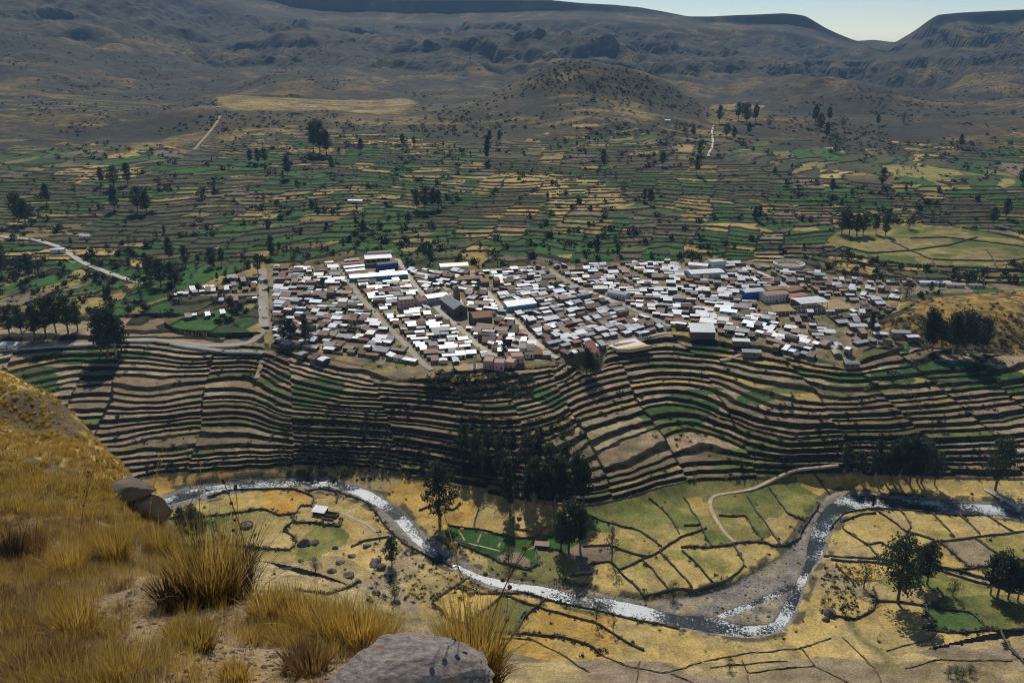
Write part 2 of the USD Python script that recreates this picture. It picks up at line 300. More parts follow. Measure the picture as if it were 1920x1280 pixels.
def inside(g, x, y):
    shapely.prepare(g)
    sh = np.shape(x)
    return shapely.contains_xy(g, np.ravel(x), np.ravel(y)).reshape(sh)
def raster(gs, x0, x1, y0, y1, s):
    gx, gy = np.arange(x0, x1, s), np.arange(y0, y1, s)
    X, Y = np.meshgrid(gx, gy, indexing='ij')
    return X, Y
class Map:
    """Signed distance to an outline on a grid, positive inside."""
    def __init__(self, g, s=1.0, pad=25):
        x0, y0, x1, y1 = g.bounds
        self.x0, self.y0, self.s = x0 - pad, y0 - pad, s
        X, Y = np.meshgrid(np.arange(x0 - pad, x1 + pad, s), np.arange(y0 - pad, y1 + pad, s), indexing='ij')
        m = inside(g, X, Y)
        self.d = (ndimage.distance_transform_edt(m) - ndimage.distance_transform_edt(~m)) * s
    def __call__(self, x, y):
        return ndimage.map_coordinates(self.d, [(np.asarray(x) - self.x0) / self.s, (np.asarray(y) - self.y0) / self.s], order=1, mode='nearest')
D_BED, D_WATER, D_VIL, D_KNOLL, D_WB, D_NEAR = Map(BED, 0.5), Map(WATER, 0.5), Map(VILLAGE, 1.0, 60), Map(KNOLL), Map(WESTBANK), Map(NEARSLOPE, 1.0)

# walls of the river flats: (polyline, width, height, kind of growth)
FLAT_WALLS = [
 [(840,985),(893,993),(960,1007),(1002,1010)], [(843,990),(840,1010),(880,1027),(940,1053),(960,1060),(987,1067),(1010,1057)], [(1002,1000),(1010,1060)], [(898,953),(890,990)],
 [(963,967),(960,992),(1000,997)], [(1000,1003),(1057,1003)], [(1007,1027),(1050,1032)], [(787,957),(807,948),(853,957),(862,942)], [(1087,1025),(1140,1023),(1207,1043)],
 [(1102,967),(1150,983),(1200,997),(1240,1023)], [(1323,990),(1280,1007),(1240,1030),(1163,1070)], [(1147,987),(1147,1027)], [(1107,1057),(1143,1052),(1163,1070),(1207,1117)], [(1203,1050),(1257,1105)],
 [(1207,1117),(1240,1108),(1280,1105),(1300,1107),(1340,1096),(1377,1080),(1397,1057),(1373,1020)], [(1217,933),(1257,967),(1273,1000)], [(1237,1033),(1280,1080),(1297,1100)], [(1070,1080),(1110,1077)],
 [(600,914),(640,922),(690,943),(723,987),(760,1020),(807,1047),(847,1060)], [(880,1080),(853,1100),(813,1127)], [(857,1102),(907,1113),(943,1112),(983,1108),(1023,1123),(1107,1140),(1190,1160),(1273,1177)],
 [(943,1113),(873,1173)], [(943,1115),(1003,1137),(1073,1157),(1113,1167),(1147,1187),(1207,1220)], [(1022,1125),(980,1160),(967,1188)], [(813,1130),(840,1160),(877,1177),(923,1183),(973,1188),(1047,1193),(1107,1210),(1127,1227)],
 [(1287,932),(1313,983),(1333,1020)], [(1280,985),(1313,983)], [(1280,1025),(1323,1027),(1373,1020),(1427,1015),(1453,1025),(1473,1023),(1497,1007),(1507,983),(1537,943)],
 [(1280,1033),(1340,1093)], [(1350,968),(1397,967),(1427,1010)], [(1400,930),(1463,1020)], [(1442,917),(1477,963),(1513,977)], [(1527,887),(1557,927)],
 [(1547,1042),(1647,1047),(1673,1052),(1753,1017),(1893,1000),(1930,993)], [(1557,1050),(1627,1053),(1673,1058)], [(1567,1057),(1573,1067),(1607,1100)], [(1577,977),(1580,993),(1630,1023),(1650,1050)],
 [(1577,977),(1623,963),(1647,965)], [(1640,953),(1700,997),(1753,1013)], [(1630,1023),(1653,1017),(1687,1037)], [(1673,1025),(1697,1007),(1710,985),(1683,953)],
 [(1556,990),(1580,960),(1640,953),(1713,955),(1747,962),(1797,967),(1847,963)], [(1747,960),(1790,1007)], [(1800,967),(1843,1003)], [(1840,960),(1897,997)], [(1760,1013),(1817,1063)], [(1827,1007),(1893,1053)],
 [(1797,1068),(1893,1057),(1930,1047)], [(1717,1030),(1757,1060)], [(1743,1060),(1800,1071),(1847,1085),(1920,1104)], [(1747,1068),(1843,1093),(1920,1114)], [(1643,1127),(1683,1127),(1733,1135),(1753,1130),(1767,1117),(1760,1103)],
 [(1733,1135),(1807,1145),(1827,1153),(1847,1173),(1877,1183)], [(1733,1137),(1747,1170),(1740,1180),(1813,1187),(1860,1180),(1877,1183)], [(1877,1183),(1930,1177)], [(1877,1183),(1890,1213),(1930,1250)],
 [(1557,1153),(1600,1162),(1637,1143),(1642,1123),(1637,1103)],
 [(389,932),(431,919),(491,916),(552,917),(585,929),(591,945)], [(319,972),(380,969),(431,964),(485,955),(498,957),(522,966),(552,963),(564,948),(591,948)], [(552,966),(546,981),(531,993),(552,1008),(555,1017)],
 [(552,981),(597,981),(636,987),(640,972)], [(582,920),(606,913),(624,917),(636,932),(630,942)], [(404,972),(407,993),(419,1008),(401,1017)], [(410,1020),(491,1029),(540,1032),(552,1023)],
 [(552,1105),(615,1114),(658,1099),(673,1090)], [(655,1026),(685,1014),(727,1008)],
]
SLOPE_LINES = [  # faint field edges on the near slope, dug as shallow banks
 [(1127,1227),(1180,1250),(1250,1262),(1320,1240)], [(1320,1240),(1400,1225),(1500,1215),(1560,1195)], [(1260,1262),(1310,1285)], [(1500,1215),(1530,1250),(1600,1285)], [(1390,1236),(1400,1262),(1480,1252),(1530,1250)],
 [(1400,1262),(1410,1285)], [(1200,1240),(1190,1290)], [(1330,1250),(1480,1240)], [(1667,1220),(1743,1197),(1747,1183)], [(1700,1255),(1760,1235),(1900,1240)], [(1580,1195),(1640,1250),(1660,1290)], [(900,1190),(1000,1200),(1060,1230),(1100,1260)],
]
SEEDS = [  # a point in each field and the ground colour there
 (870,1000,'crop'),(915,1008,'crop'),(900,1032,'crop'),(975,1020,'crop'),(1030,1016,'crop'),(998,1040,'crop'),(975,1048,'till'),(1030,1055,'mix'),(930,965,'straw'),(865,972,'gold'),(985,975,'straw'),(1030,985,'olive'),
 (1120,1005,'straw'),(1110,1040,'till'),(1170,1020,'olive'),(1190,1050,'olive'),(1120,985,'meadow'),(1180,960,'meadow'),(1220,975,'meadow'),(1240,945,'meadow'),(1270,965,'meadow'),(1300,945,'gold'),(1270,930,'meadow'),(1240,1000,'olive'),
 (1250,1060,'olive'),(1290,1015,'olive'),(1180,1085,'straw'),(1200,1090,'olive'),(1240,1090,'straw'),(1140,1085,'straw'),(1300,1050,'olive'),(1340,1050,'olive'),(1310,1090,'straw'),(1350,940,'meadow'),(1320,965,'olive'),(1370,990,'olive'),
 (1420,960,'meadow'),(1450,990,'straw'),(1490,990,'straw'),(1475,930,'meadow'),(1510,930,'meadow'),(1540,910,'gold'),(1400,1045,'straw'),(1440,1030,'straw'),(1340,1015,'meadow'),(1000,1005,'straw'),
 (450,940,'gold'),(540,935,'ochre'),(410,955,'olive'),(500,990,'olive'),(450,1000,'olive'),(395,990,'meadow'),(510,1015,'straw'),(590,965,'straw'),(600,1000,'meadow'),(560,995,'olive'),(610,930,'straw'),(680,980,'straw'),(720,1010,'straw'),
 (700,1040,'straw'),(800,1080,'straw'),(760,1060,'dry'),(870,1120,'gold'),(830,1100,'straw'),(930,1150,'mix'),(990,1120,'gold'),(1050,1170,'gold'),(1010,1145,'gold'),(1100,1150,'gold'),(1200,1190,'straw'),(1120,1180,'gold'),(640,1070,'dry'),(700,1120,'tan'),
 (1610,1000,'straw'),(1640,990,'straw'),(1690,985,'straw'),(1730,985,'straw'),(1720,965,'straw'),(1740,1000,'olive'),(1790,985,'straw'),(1820,985,'straw'),(1870,985,'straw'),(1900,975,'straw'),(1600,1025,'straw'),(1660,1035,'straw'),(1670,1015,'straw'),
 (1710,1040,'olive'),(1740,1040,'olive'),(1780,1040,'gold'),(1840,1035,'tan'),(1900,1030,'olive'),(1860,1075,'straw'),(1905,1080,'straw'),(1640,1070,'gold'),(1680,1085,'meadow'),(1590,1110,'scrub'),(1760,1085,'meadow'),(1800,1090,'olive'),(1600,1130,'straw'),
 (1660,1115,'straw'),(1720,1120,'straw'),(1690,1160,'straw'),(1700,1190,'straw'),(1800,1160,'crop2'),(1850,1140,'meadow'),(1900,1160,'meadow'),(1800,1210,'straw'),(1905,1210,'meadow'),(1880,1240,'straw'),(1600,1180,'straw'),
]
PAL = {'crop': (.030, .085, .016), 'crop2': (.055, .095, .025), 'till': (.19, .145, .10), 'mix': (.17, .165, .055), 'straw': (.42, .305, .105), 'gold': (.43, .27, .065), 'ochre': (.40, .215, .045), 'olive': (.235, .205, .062),
       'meadow': (.115, .135, .034), 'dry': (.36, .275, .125), 'tan': (.285, .225, .135), 'scrub': (.36, .27, .10), 'gravel': (.205, .185, .155), 'bush': (.035, .038, .018), 'clay': (.26, .195, .125), 'road': (.40, .355, .28),
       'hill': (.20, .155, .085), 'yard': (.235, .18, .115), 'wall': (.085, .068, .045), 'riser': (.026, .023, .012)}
PAL = {k: np.array(v) for k, v in PAL.items()}
FLAT_XY = [line_xy(l, 8.0) for l in FLAT_WALLS]
# flood the flats from the seeds; walls stop the flood
FS = 0.6
FX0, FX1, FY0, FY1 = -260.0, 330.0, 288.0, 470.0
wx, wy = int((FX1 - FX0) / FS), int((FY1 - FY0) / FS)
from PIL import Image, ImageDraw
im = Image.new('L', (wx, wy), 0)
dr = ImageDraw.Draw(im)
for p in FLAT_XY:
    dr.line([((x - FX0) / FS, (y - FY0) / FS) for x, y, _ in p], fill=255, width=2)
wallmask = np.asarray(im).T > 0
mark = np.zeros((wx, wy), np.int16)
sp = ground_at([s[0] for s in SEEDS], [s[1] for s in SEEDS])
for i, p in enumerate(sp):
    a, b = int((p[0] - FX0) / FS), int((p[1] - FY0) / FS)
    if 2 < a < wx - 3 and 2 < b < wy - 3:
        mark[a - 1:a + 2, b - 1:b + 2] = i + 1
FIELD = mark.copy()
for stop in (wallmask, np.zeros_like(wallmask)):
    for _ in range(160):
        grown = ndimage.grey_dilation(FIELD, footprint=ndimage.generate_binary_structure(2, 1))
        take = (FIELD == 0) & (grown > 0) & ~stop
        if not take.any():
            break
        FIELD[take] = grown[take]
def field_id(x, y):
    a = np.clip(((np.asarray(x) - FX0) / FS).astype(int), 0, wx - 1)
    b = np.clip(((np.asarray(y) - FY0) / FS).astype(int), 0, wy - 1)
    return FIELD[a, b].astype(int)
# greens and other spots on the terraces: px, py, rx, ry, colour
SPOTS = [(60,715,60,30,'crop'),(150,672,60,12,'crop'),(250,668,30,8,'crop'),(590,735,55,28,'crop'),(520,712,25,10,'crop'),(530,748,30,14,'meadow'),(350,848,60,8,'meadow'),(400,800,90,7,'meadow'),(1030,748,32,16,'crop'),(940,765,60,8,'crop'),
         (1270,775,70,26,'crop'),(1310,735,50,9,'crop'),(1240,680,60,12,'meadow'),(1320,660,60,9,'crop'),(1420,745,40,14,'crop'),(1590,712,45,12,'crop'),(1480,730,60,10,'meadow'),(1570,735,30,14,'meadow'),(1680,712,40,14,'crop'),(1800,700,110,26,'crop'),(1640,730,50,8,'meadow'),
         (1250,800,40,14,'meadow'),(1400,850,70,14,'meadow'),(1430,880,90,14,'meadow'),(1350,905,70,10,'meadow'),(960,690,1,1,'crop'),(820,895,60,9,'olive'),(560,862,60,5,'meadow'),(1800,800,60,6,'olive'),(1880,720,60,14,'crop')]
SPOT_W = [(ground_at(px, py)[0], ground_at([px - rx, px + rx], [py, py]), ground_at([px, px], [py - ry, py + ry]), c) for px, py, rx, ry, c in SPOTS]
# farmland colour hints
FARM = [(1180,340,60,26,'crop'),(1020,460,110,20,'crop'),(880,410,60,16,'crop'),(700,470,60,22,'crop'),(600,440,120,22,'crop'),(480,470,80,25,'crop'),(840,440,40,10,'crop'),(1000,345,120,22,'straw'),(1100,375,90,18,'straw'),(960,400,60,14,'gold'),(1380,440,90,22,'straw'),(1480,460,80,28,'tan'),(1250,430,60,16,'tan'),
        (90,420,90,22,'straw'),(160,480,70,20,'straw'),(60,470,60,20,'straw'),(280,480,60,26,'crop'),(90,520,110,30,'olive'),(260,560,60,24,'crop'),(420,440,80,24,'crop'),(350,400,90,26,'scrubby'),(300,340,90,20,'scrubby'),(1250,300,110,24,'scrubby'),(1560,320,90,22,'scrubby'),(1590,270,60,12,'straw'),(1450,300,60,12,'till'),
        (1600,330,60,10,'straw'),(760,265,110,8,'straw'),(640,255,60,10,'straw'),(1440,390,45,8,'straw'),(1750,460,190,40,'pasture'),(1600,500,70,26,'straw'),(1700,490,70,14,'meadow'),(1350,350,110,22,'crop'),(1500,370,120,20,'crop'),(1750,330,110,20,'olive'),(1850,400,80,16,'scrubby'),(560,330,120,22,'crop'),(740,320,120,26,'crop'),
        (200,325,90,14,'straw'),(430,570,60,14,'scrubby'),(380,625,80,10,'crop'),(90,620,100,14,'crop'),(120,590,100,20,'olive')]
FARM_W = [(ground_at(px, py)[0], ground_at([px - rx, px + rx], [py, py]), ground_at([px, px], [py - ry, py + ry]), c) for px, py, rx, ry, c in FARM]
def spot_weight(x, y, s):
    c, h, v, k = s
    rx = max(3.0, (h[1, 0] - h[0, 0]) / 2)
    ry = max(2.5, abs(v[0, 1] - v[1, 1]) / 2)
    return ((x - c[0]) / rx) ** 2 + ((y - c[1]) / ry) ** 2

def hash01(*a):
    h = np.zeros(np.broadcast(*a).shape, np.int64)
    for i, v in enumerate(a):
        h = (h * 1103515245 + np.asarray(v).astype(np.int64) * (374761393 + 2 * i) + 12345) & 0xFFFFFFFF
        h = ((h ^ (h >> 13)) * 1274126177) & 0xFFFFFFFF
    return ((h ^ (h >> 16)) & 0xFFFFFF) / 16777216.0
def parcels(x, y, width, seed, skew=0.0, wob=10.0):
    """Number of the strip a point lies in, and the distance to the strip's nearer edge."""
    s = x + skew * (y - 500) + wob * 2 * (n2(x, y, width * 1.6, seed, 2) - 0.5)
    k = np.floor(s / width)
    e = lambda q: (q + 0.55 * (hash01(q, q * 0 + seed) - 0.5)) * width
    k = np.where(s < e(k), k - 1, np.where(s >= e(k + 1), k + 1, k))
    return k, np.minimum(s - e(k), e(k + 1) - s)
def steps(b, x, y, step, pk, riser, seed, wob=0.35):
    off = hash01(pk, pk * 0 + seed) * step
    bb = b + wob * (n2(x, y, 14.0, seed + 5, 3) - 0.5) * 2
    t = (bb - off) / step
    e = lambda q: q + 0.62 * (hash01(pk + 7, q + 900, q * 0 + seed) - 0.5)
    k = np.floor(t)
    lo, hi = e(k), e(k + 1)
    k = np.where(t < lo, k - 1, np.where(t >= hi, k + 1, k))
    lo, hi = e(k), e(k + 1)
    f = (t - lo) / (hi - lo)
    z = off + step * (lo + (hi - lo) * (sstep(f, 0, riser) + (f - 0.5) * 0.10))
    return z, k, f < riser * 0.96
# ------------------------------------------------------------------ height and cover of the whole ground
def land(x, y):
    """(height, colour, cell number, kind of surface) at x, y. kinds: 0 flat 1 terrace 2 farmland 3 village 4 hill 5 mountain 6 riverbed 7 near slope; +10 on a retaining wall"""
    b = base(x, y)
    sh = b.shape
    z = b.copy()
    col = np.zeros(sh + (3,))
    cell = np.zeros(sh, np.int64)
    kind = np.zeros(sh, np.int8)
    tone = n2(x, y, 9.0, 3, 3)
    lo, hi = y.min(), y.max()
    none = np.full(sh, -99.0)
    dv = D_VIL(x, y) if lo < 900 and hi > 480 else none
    dk = D_KNOLL(x, y) if lo < 900 and hi > 380 else none
    dwb = D_WB(x, y) if lo < 900 and hi > 380 else none
    db = D_BED(x, y) if lo < 480 else none
    dn = D_NEAR(x, y) + 9 * (n2(x, y, 14.0, 66, 3) - 0.5) if lo < 480 else none
    flat = (y < 480) & (b < 5.2)
    near = dn > 0
    fade = lambda s, v: v * (1 - s[..., None])
    if lo < 480:
        # -- valley floor
        fid = field_id(x, y)
        key = np.array([PAL['straw']] + [PAL[s[2]] for s in SEEDS])
        other = {'crop': 'crop', 'crop2': 'crop2', 'meadow': 'olive', 'straw': 'dry', 'gold': 'straw', 'olive': 'straw', 'mix': 'meadow', 'ochre': 'gold', 'till': 'till'}
        key2 = np.array([PAL['straw']] + [PAL[other.get(s[2], 'tan')] for s in SEEDS])
        mixf = (0.75 * sstep(n2(x, y, 13.0, 21, 3) + 0.25 * (hash01(fid, fid * 0 + 3) - 0.5), 0.38, 0.66))[..., None]
        cf = key[fid] * (1 - mixf) + key2[fid] * mixf
        cf = cf * (0.82 + 0.32 * hash01(fid, fid * 0 + 77))[..., None]
        fine = sstep(n2(x, y, 3.0, 24, 3), 0.6, 0.75)[..., None] * 0.35
        cf = cf * (1 - fine) + np.array([.12, .095, .04]) * fine
        gm = GULLY_MASK(x, y)[..., None]
        cf = cf * (1 - gm) + np.array([.10, .10, .035]) * gm
        low = flat & ~near
        col[low] = cf[low]
        cell[low] = fid[low]
        z = np.where(low, z + 0.12 * (tone - 0.5) + 0.2 * (hash01(fid, fid * 0 + 4) - 0.5) * sstep(db, 2, -8) * sstep(dn, -1, -8), z)
        # -- slope towards the viewer: ploughed strips and dry pasture
        pn, en = parcels(x + 1.3 * y, y, 34.0, 61, 0.0, 8.0)
        pm, em = parcels(y * 1.0, x, 11.0, 62, 0.0, 7.0)
        hn = hash01(pn, pm)
        cn = np.where((hn < 0.45)[..., None], PAL['tan'] * 0.72, np.where((hn < 0.75)[..., None], PAL['dry'] * 0.95, PAL['till'] * 1.1)) * (0.85 + 0.3 * hash01(pn, pm + 9))[..., None]
        line = (np.minimum(en, em) < 0.5)[..., None] & (hash01(pn, pm + 4) < 0.7)[..., None]
        cn = np.where(line, np.array([.17, .13, .06]), cn)
        west = sstep(x, -25, -50)[..., None]
        broad = n2(x, y, 30.0, 9, 4)
        wc = PAL['dry'] * (0.62 + 0.6 * broad[..., None])
        sc = sstep(n2(x, y, 2.6, 64, 3), 0.58, 0.70)[..., None] * 0.6
        cn = cn * (1 - west) + (wc * (1 - sc) + np.array([.09, .075, .04]) * sc) * west
        sm = SLOPE_MASK(x, y)[..., None]
        cn = cn * (1 - .7 * sm) + np.array([.13, .10, .045]) * .7 * sm
        gm = GULLY_MASK(x, y)[..., None]
        cn = cn * (1 - gm) + np.array([.10, .10, .035]) * gm
        nb = near & (y < 420)
        col[nb] = cn[nb]
        kind[nb] = 7
        z = np.where(nb, z + (1.6 * (n2(x, y, 22, 15, 4) - 0.5) * sstep(x, 10, -50) + 0.25 * (tone - 0.5)) * sstep(dn, 0, 9) - np.where(line[..., 0], 0.25, 0) * sstep(dn, 0, 9) * (1 - west[..., 0]), z)
    terr = np.zeros(sh, bool)
    if lo < 640 and hi > 385:
        # -- terraced slope below the village
        terr = ~flat & ~near & (y < 640) & (b < 41.5) & (dv < 0.0) & (dk < 0) & (y > 385)
        pk, pd = parcels(x, y, 46.0, 5, 0.22, 14.0)
        zt, kt, rt = steps(b + 3.4 * (n2(x, y, 62.0, 37, 2) - 0.5), x, y, 1.45 + 0.8 * hash01(pk, pk * 0 + 14), pk, 0.30, 31, 0.6)
        amt = sstep(b, 3.5, 6.5) * sstep(dv, 0, -4) * sstep(dk, 0, -6)
        tc = hash01(pk, kt)
        ct = np.where((tc < 0.56)[..., None], PAL['till'] * np.array([1.45, 1.36, 1.2]), np.where((tc < 0.86)[..., None], PAL['tan'] * 1.15, np.where((tc < 0.95)[..., None], PAL['straw'] * 0.9, PAL['meadow'])))
        ct = ct * (0.75 + 0.45 * hash01(pk, kt + 500))[..., None]
        for s in SPOT_W:
            w = spot_weight(x, y, s) + 0.7 * (hash01(pk + 31, kt) - 0.5)
            ct = np.where((w < 1)[..., None], PAL[s[3]] * (0.8 + 0.4 * hash01(pk, kt + 7))[..., None], ct)
        shrubby = sstep(n2(x, y, 30.0, 41, 4), 0.55, 0.7)
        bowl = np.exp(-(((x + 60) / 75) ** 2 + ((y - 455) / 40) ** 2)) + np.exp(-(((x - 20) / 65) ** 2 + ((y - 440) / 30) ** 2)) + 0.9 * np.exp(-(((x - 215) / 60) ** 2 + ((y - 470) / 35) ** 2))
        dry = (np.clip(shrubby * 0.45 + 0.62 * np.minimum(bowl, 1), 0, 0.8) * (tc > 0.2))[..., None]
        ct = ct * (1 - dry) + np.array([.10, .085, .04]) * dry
        lip = sstep(n2(x, y, 3.5, 44, 3), 0.52, 0.66)[..., None] * 0.45
        ct = ct * (1 - lip) + np.array([.13, .10, .055]) * lip
        edge = (np.abs(pd) < 0.5) & (hash01(pk, np.floor(kt / 4)) < 0.18)
        zt = zt + np.where(edge, 0.7, 0.0)
        riser = rt | edge
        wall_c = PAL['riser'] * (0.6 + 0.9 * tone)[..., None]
        z = np.where(terr, b * (1 - amt) + zt * amt, z)
        on = terr & (amt > 0.3)
        col[terr] = PAL['clay'] * 0.8
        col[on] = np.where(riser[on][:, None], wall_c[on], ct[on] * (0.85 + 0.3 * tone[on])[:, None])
        kind[terr] = 1
        kind[on & riser] = 11
        cell[terr] = ((pk + 60) * 1000 + kt + 100)[terr].astype(np.int64)
    farm = np.zeros(sh, bool)
    if lo < 1420 and hi > 470:
        # -- fields beyond and beside the village
        farm = ~flat & ~near & ~terr & (y >= 470) & (y < 1420) & (dv < 3)
        pkf, pdf = parcels(x, y, 34.0, 17, -0.30, 16.0)
        zf, kf, rf = steps(b + 7.5 * (n2(x, y, 140.0, 36, 2) - 0.5) + 1.6 * (n2(x, y, 50.0, 38, 2) - 0.5), x, y, 1.15, pkf, 0.17, 33, 0.30)
        past = spot_weight(x, y, FARM_W[30]) < 1.0
        steep = sstep(dk, -2, 3)
        amf = sstep(dv, 2, -6) * (1 - steep) * (1 - sstep(y, 1280, 1420)) * (1 - past * 0.85)
        ks = np.floor((kf + np.floor(hash01(pkf, pkf * 0 + 4) * 5)) / (2 + np.floor(hash01(pkf, pkf * 0 + 6) * 3)))
        fc = np.where(hash01(pkf, kf + 321) < 0.7, hash01(pkf, ks + 1000), hash01(pkf, kf + 1000))
        g = n2(x, y, 110.0, 51, 3) + 0.20 * (hash01(pkf, ks) - 0.5)
        cfm = np.where((g > 0.49)[..., None], np.where((fc < 0.62)[..., None], PAL['crop'] * 1.2, np.where((fc < 0.82)[..., None], PAL['meadow'] * 0.8, np.where((fc < 0.92)[..., None], PAL['till'] * 0.9, PAL['straw'] * 0.75))),
                       np.where((fc < 0.30)[..., None], PAL['straw'] * 0.85, np.where((fc < 0.50)[..., None], PAL['olive'] * 0.9, np.where((fc < 0.70)[..., None], PAL['till'] * 1.05, np.where((fc < 0.86)[..., None], PAL['meadow'] * 0.85, PAL['crop'] * 1.2)))))
        cfm = cfm * 0.88
        for s in FARM_W:
            w = spot_weight(x, y, s) + 0.8 * (hash01(pkf + 3, ks) - 0.5) + 0.5 * (g - 0.5)
            k = s[3]
            if k == 'scrubby':
                c = np.where((fc < 0.25)[..., None], PAL['olive'] * 0.8, np.array([.070, .064, .034]))
            elif k == 'pasture':
                q = n2(x, y * 2.2, 38.0, 57, 3)[..., None]
                c = PAL['olive'] * (1 - sstep(q, 0.5, 0.66)) + PAL['meadow'] * 0.9 * sstep(q, 0.5, 0.66)
                c = c * (1 - 0.55 * sstep(0.5 - q, 0.02, 0.14)) + np.array([.20, .135, .06]) * 0.55 * sstep(0.5 - q, 0.02, 0.14)
            elif k in ('crop', 'meadow'):
                c = np.where((fc < 0.8)[..., None], PAL[k] * 1.1, PAL['straw'] * 0.8)
            else:
                c = np.where((fc < 0.78)[..., None], PAL[k] * 0.95, PAL['crop'] * 1.1)
            cfm = np.where((w < 1)[..., None], c, cfm)
        cfm = cfm * .95 * (0.75 + 0.5 * hash01(pkf, kf + 77))[..., None] * (0.8 + 0.4 * tone)[..., None]
        scr = (sstep(n2(x, y, 70.0, 45, 4), 0.47, 0.60) * (fc > 0.2) * 0.8 * (1 - past))[..., None]
        cfm = cfm * (1 - scr) + np.array([.058, .055, .028]) * scr
        edgef = (np.abs(pdf) < 0.7) & (hash01(pkf, np.floor(kf / 4)) < 0.6) & ~past
        zf = zf + np.where(edgef, 0.5, 0)
        rf = (rf & ~(past & (hash01(pkf, kf) < 0.8))) | edgef
        z = np.where(farm, b * (1 - amf) + zf * amf, z)
        wl_ = rf & (amf > 0.4)
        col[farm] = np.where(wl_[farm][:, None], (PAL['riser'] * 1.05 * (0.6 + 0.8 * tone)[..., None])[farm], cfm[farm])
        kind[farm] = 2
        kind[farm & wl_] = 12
        cell[farm] = ((pkf + 300) * 2000 + kf + 100)[farm].astype(np.int64)
    if lo < 900 and hi > 470:
        # -- the dry knoll east of the village and the bank west of it
        kn = ~flat & ~near & (dk > -1.0) & (y < 900)
        if kn.any():
            q = n2(x, y, 6.0, 71, 4)
            z = np.where(kn, z + 2.4 * (n2(x, y, 11.0, 72, 4) - 0.5) * sstep(dk, 0, 6), z)
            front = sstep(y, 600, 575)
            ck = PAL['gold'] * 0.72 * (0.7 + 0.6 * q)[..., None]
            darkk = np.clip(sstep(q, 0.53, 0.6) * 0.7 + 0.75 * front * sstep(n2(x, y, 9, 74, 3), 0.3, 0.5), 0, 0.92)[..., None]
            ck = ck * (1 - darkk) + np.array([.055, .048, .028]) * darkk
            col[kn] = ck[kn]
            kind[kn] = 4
        # -- village ground
        vil = (dv >= 3) & (y > 500) & ~kn
        z = np.where((dv >= 0) & vil, b, z)
        vg = n2(x, y, 12.0, 81, 3)[..., None]
        cv = PAL['yard'] * (0.65 + 0.5 * tone)[..., None]
        cv = cv * (1 - 0.7 * sstep(vg, 0.58, 0.64)) + PAL['straw'] * 0.5 * sstep(vg, 0.58, 0.64)
        vg2 = n2(x, y, 15.0, 83, 3)[..., None]
        cv = cv * (1 - 0.8 * sstep(vg2, 0.60, 0.66)) + PAL['meadow'] * 0.7 * sstep(vg2, 0.60, 0.66)
        col[vil] = cv[vil]
        kind[vil] = 3
    if lo < 480:
        # -- river bed
        bed = (db > -3.0) & (y < 480)
        cut = sstep(db, -2.5, 2.0)
        w_ = D_WATER(x, y)
        gz_ = 0.55 + 0.5 * (n2(x, y, 4.0, 91, 3) - 0.5) - 1.15 * sstep(w_, -2.0, 2.0)
        z = np.where(bed, z * (1 - cut) + gz_ * cut, z)
        inn = bed & (db > -0.6)
        q = n2(x, y, 7.0, 92, 3)[..., None]
        cg = PAL['gravel'] * (0.7 + 0.6 * tone)[..., None]
        cg = cg * (1 - 0.5 * sstep(q, 0.57, 0.7)) + PAL['dry'] * 0.5 * sstep(q, 0.57, 0.7)
        col[inn] = cg[inn]
        kind[inn] = 6
        bank = (db > -4) & (db <= -0.6) & (y < 480) & (n2(x, y, 6, 93, 2) > 0.5)
        col[bank] = np.array([.10, .085, .045])
    if hi > 1230:
        # -- hills and mountains
        far = y >= 1230
        t = sstep(y, 1230, 1450)
        rough = sstep(y, 1300, 2300)
        wx_ = 90 * (n2(x, y, 200.0, 100, 3) - 0.5)
        rid = np.abs(n2(x + wx_, y * 0.45, 95.0, 101, 5) - 0.5) * 2
        rid2 = np.abs(n2(x - wx_, y * 0.6, 330.0, 105, 5) - 0.5) * 2
        amp = rough * (22 + 40 * sstep(y, 2500, 3700))
        keep_sky = 1 - 0.96 * np.maximum(np.exp(-((y - 4865) / 60.0) ** 2), np.exp(-((y - 4420) / 45.0) ** 2)) - 0.95 * np.exp(-((y - 5500) / 200.0) ** 2)
        keep_sky = np.clip(keep_sky, 0, 1) * (1 - .8 * sstep(y, 4250, 4390))
        calm = np.where(y < 2000, 0.6, 1) * (1 - 0.8 * (inside(PLAIN, x, y) | inside(PLAIN2, x, y)))
        z = np.where(far, z + t * (1.5 * amp * (rid2 - 0.35) + 0.7 * amp * (rid - 0.35) + 3.0 * (n2(x, y, 30, 107, 3) - 0.5)) * np.clip(keep_sky, 0, 1) * calm, z)
        lv = z / 88.0 + 1.9 * (n2(x, y, 420.0, 109, 3) - .5)
        fl_ = lv - np.floor(lv)
        ledge = 88.0 * (sstep(fl_, 0.05, 0.42) - fl_) * .42 * sstep(y, 2300, 2900) * np.clip(keep_sky, 0, 1) ** 2 * sstep(n2(x, y, 300.0, 110, 3), .38, .62)
        z = np.where(far, z + ledge, z)
        hq = n2(x, y, 160.0, 111, 4)
        hq2 = n2(x, y, 60.0, 113, 4)
        ch = PAL['hill'] * (0.17 + 0.26 * hq2)[..., None]
        gold = sstep(hq + 0.35 * (rid2 - 0.36) + 0.2 * (rid - .36), 0.44, 0.62)[..., None] * 0.85
        ch = ch * (1 - gold) + PAL['straw'] * np.array([.36, .34, .34]) * gold
        dk_ = sstep(n2(x, y * 0.8, 110.0, 117, 5) + 0.45 * (0.33 - rid), 0.47, 0.58)[..., None] * 0.85
        ch = ch * (1 - dk_) + np.array([.034, .034, .022]) * dk_
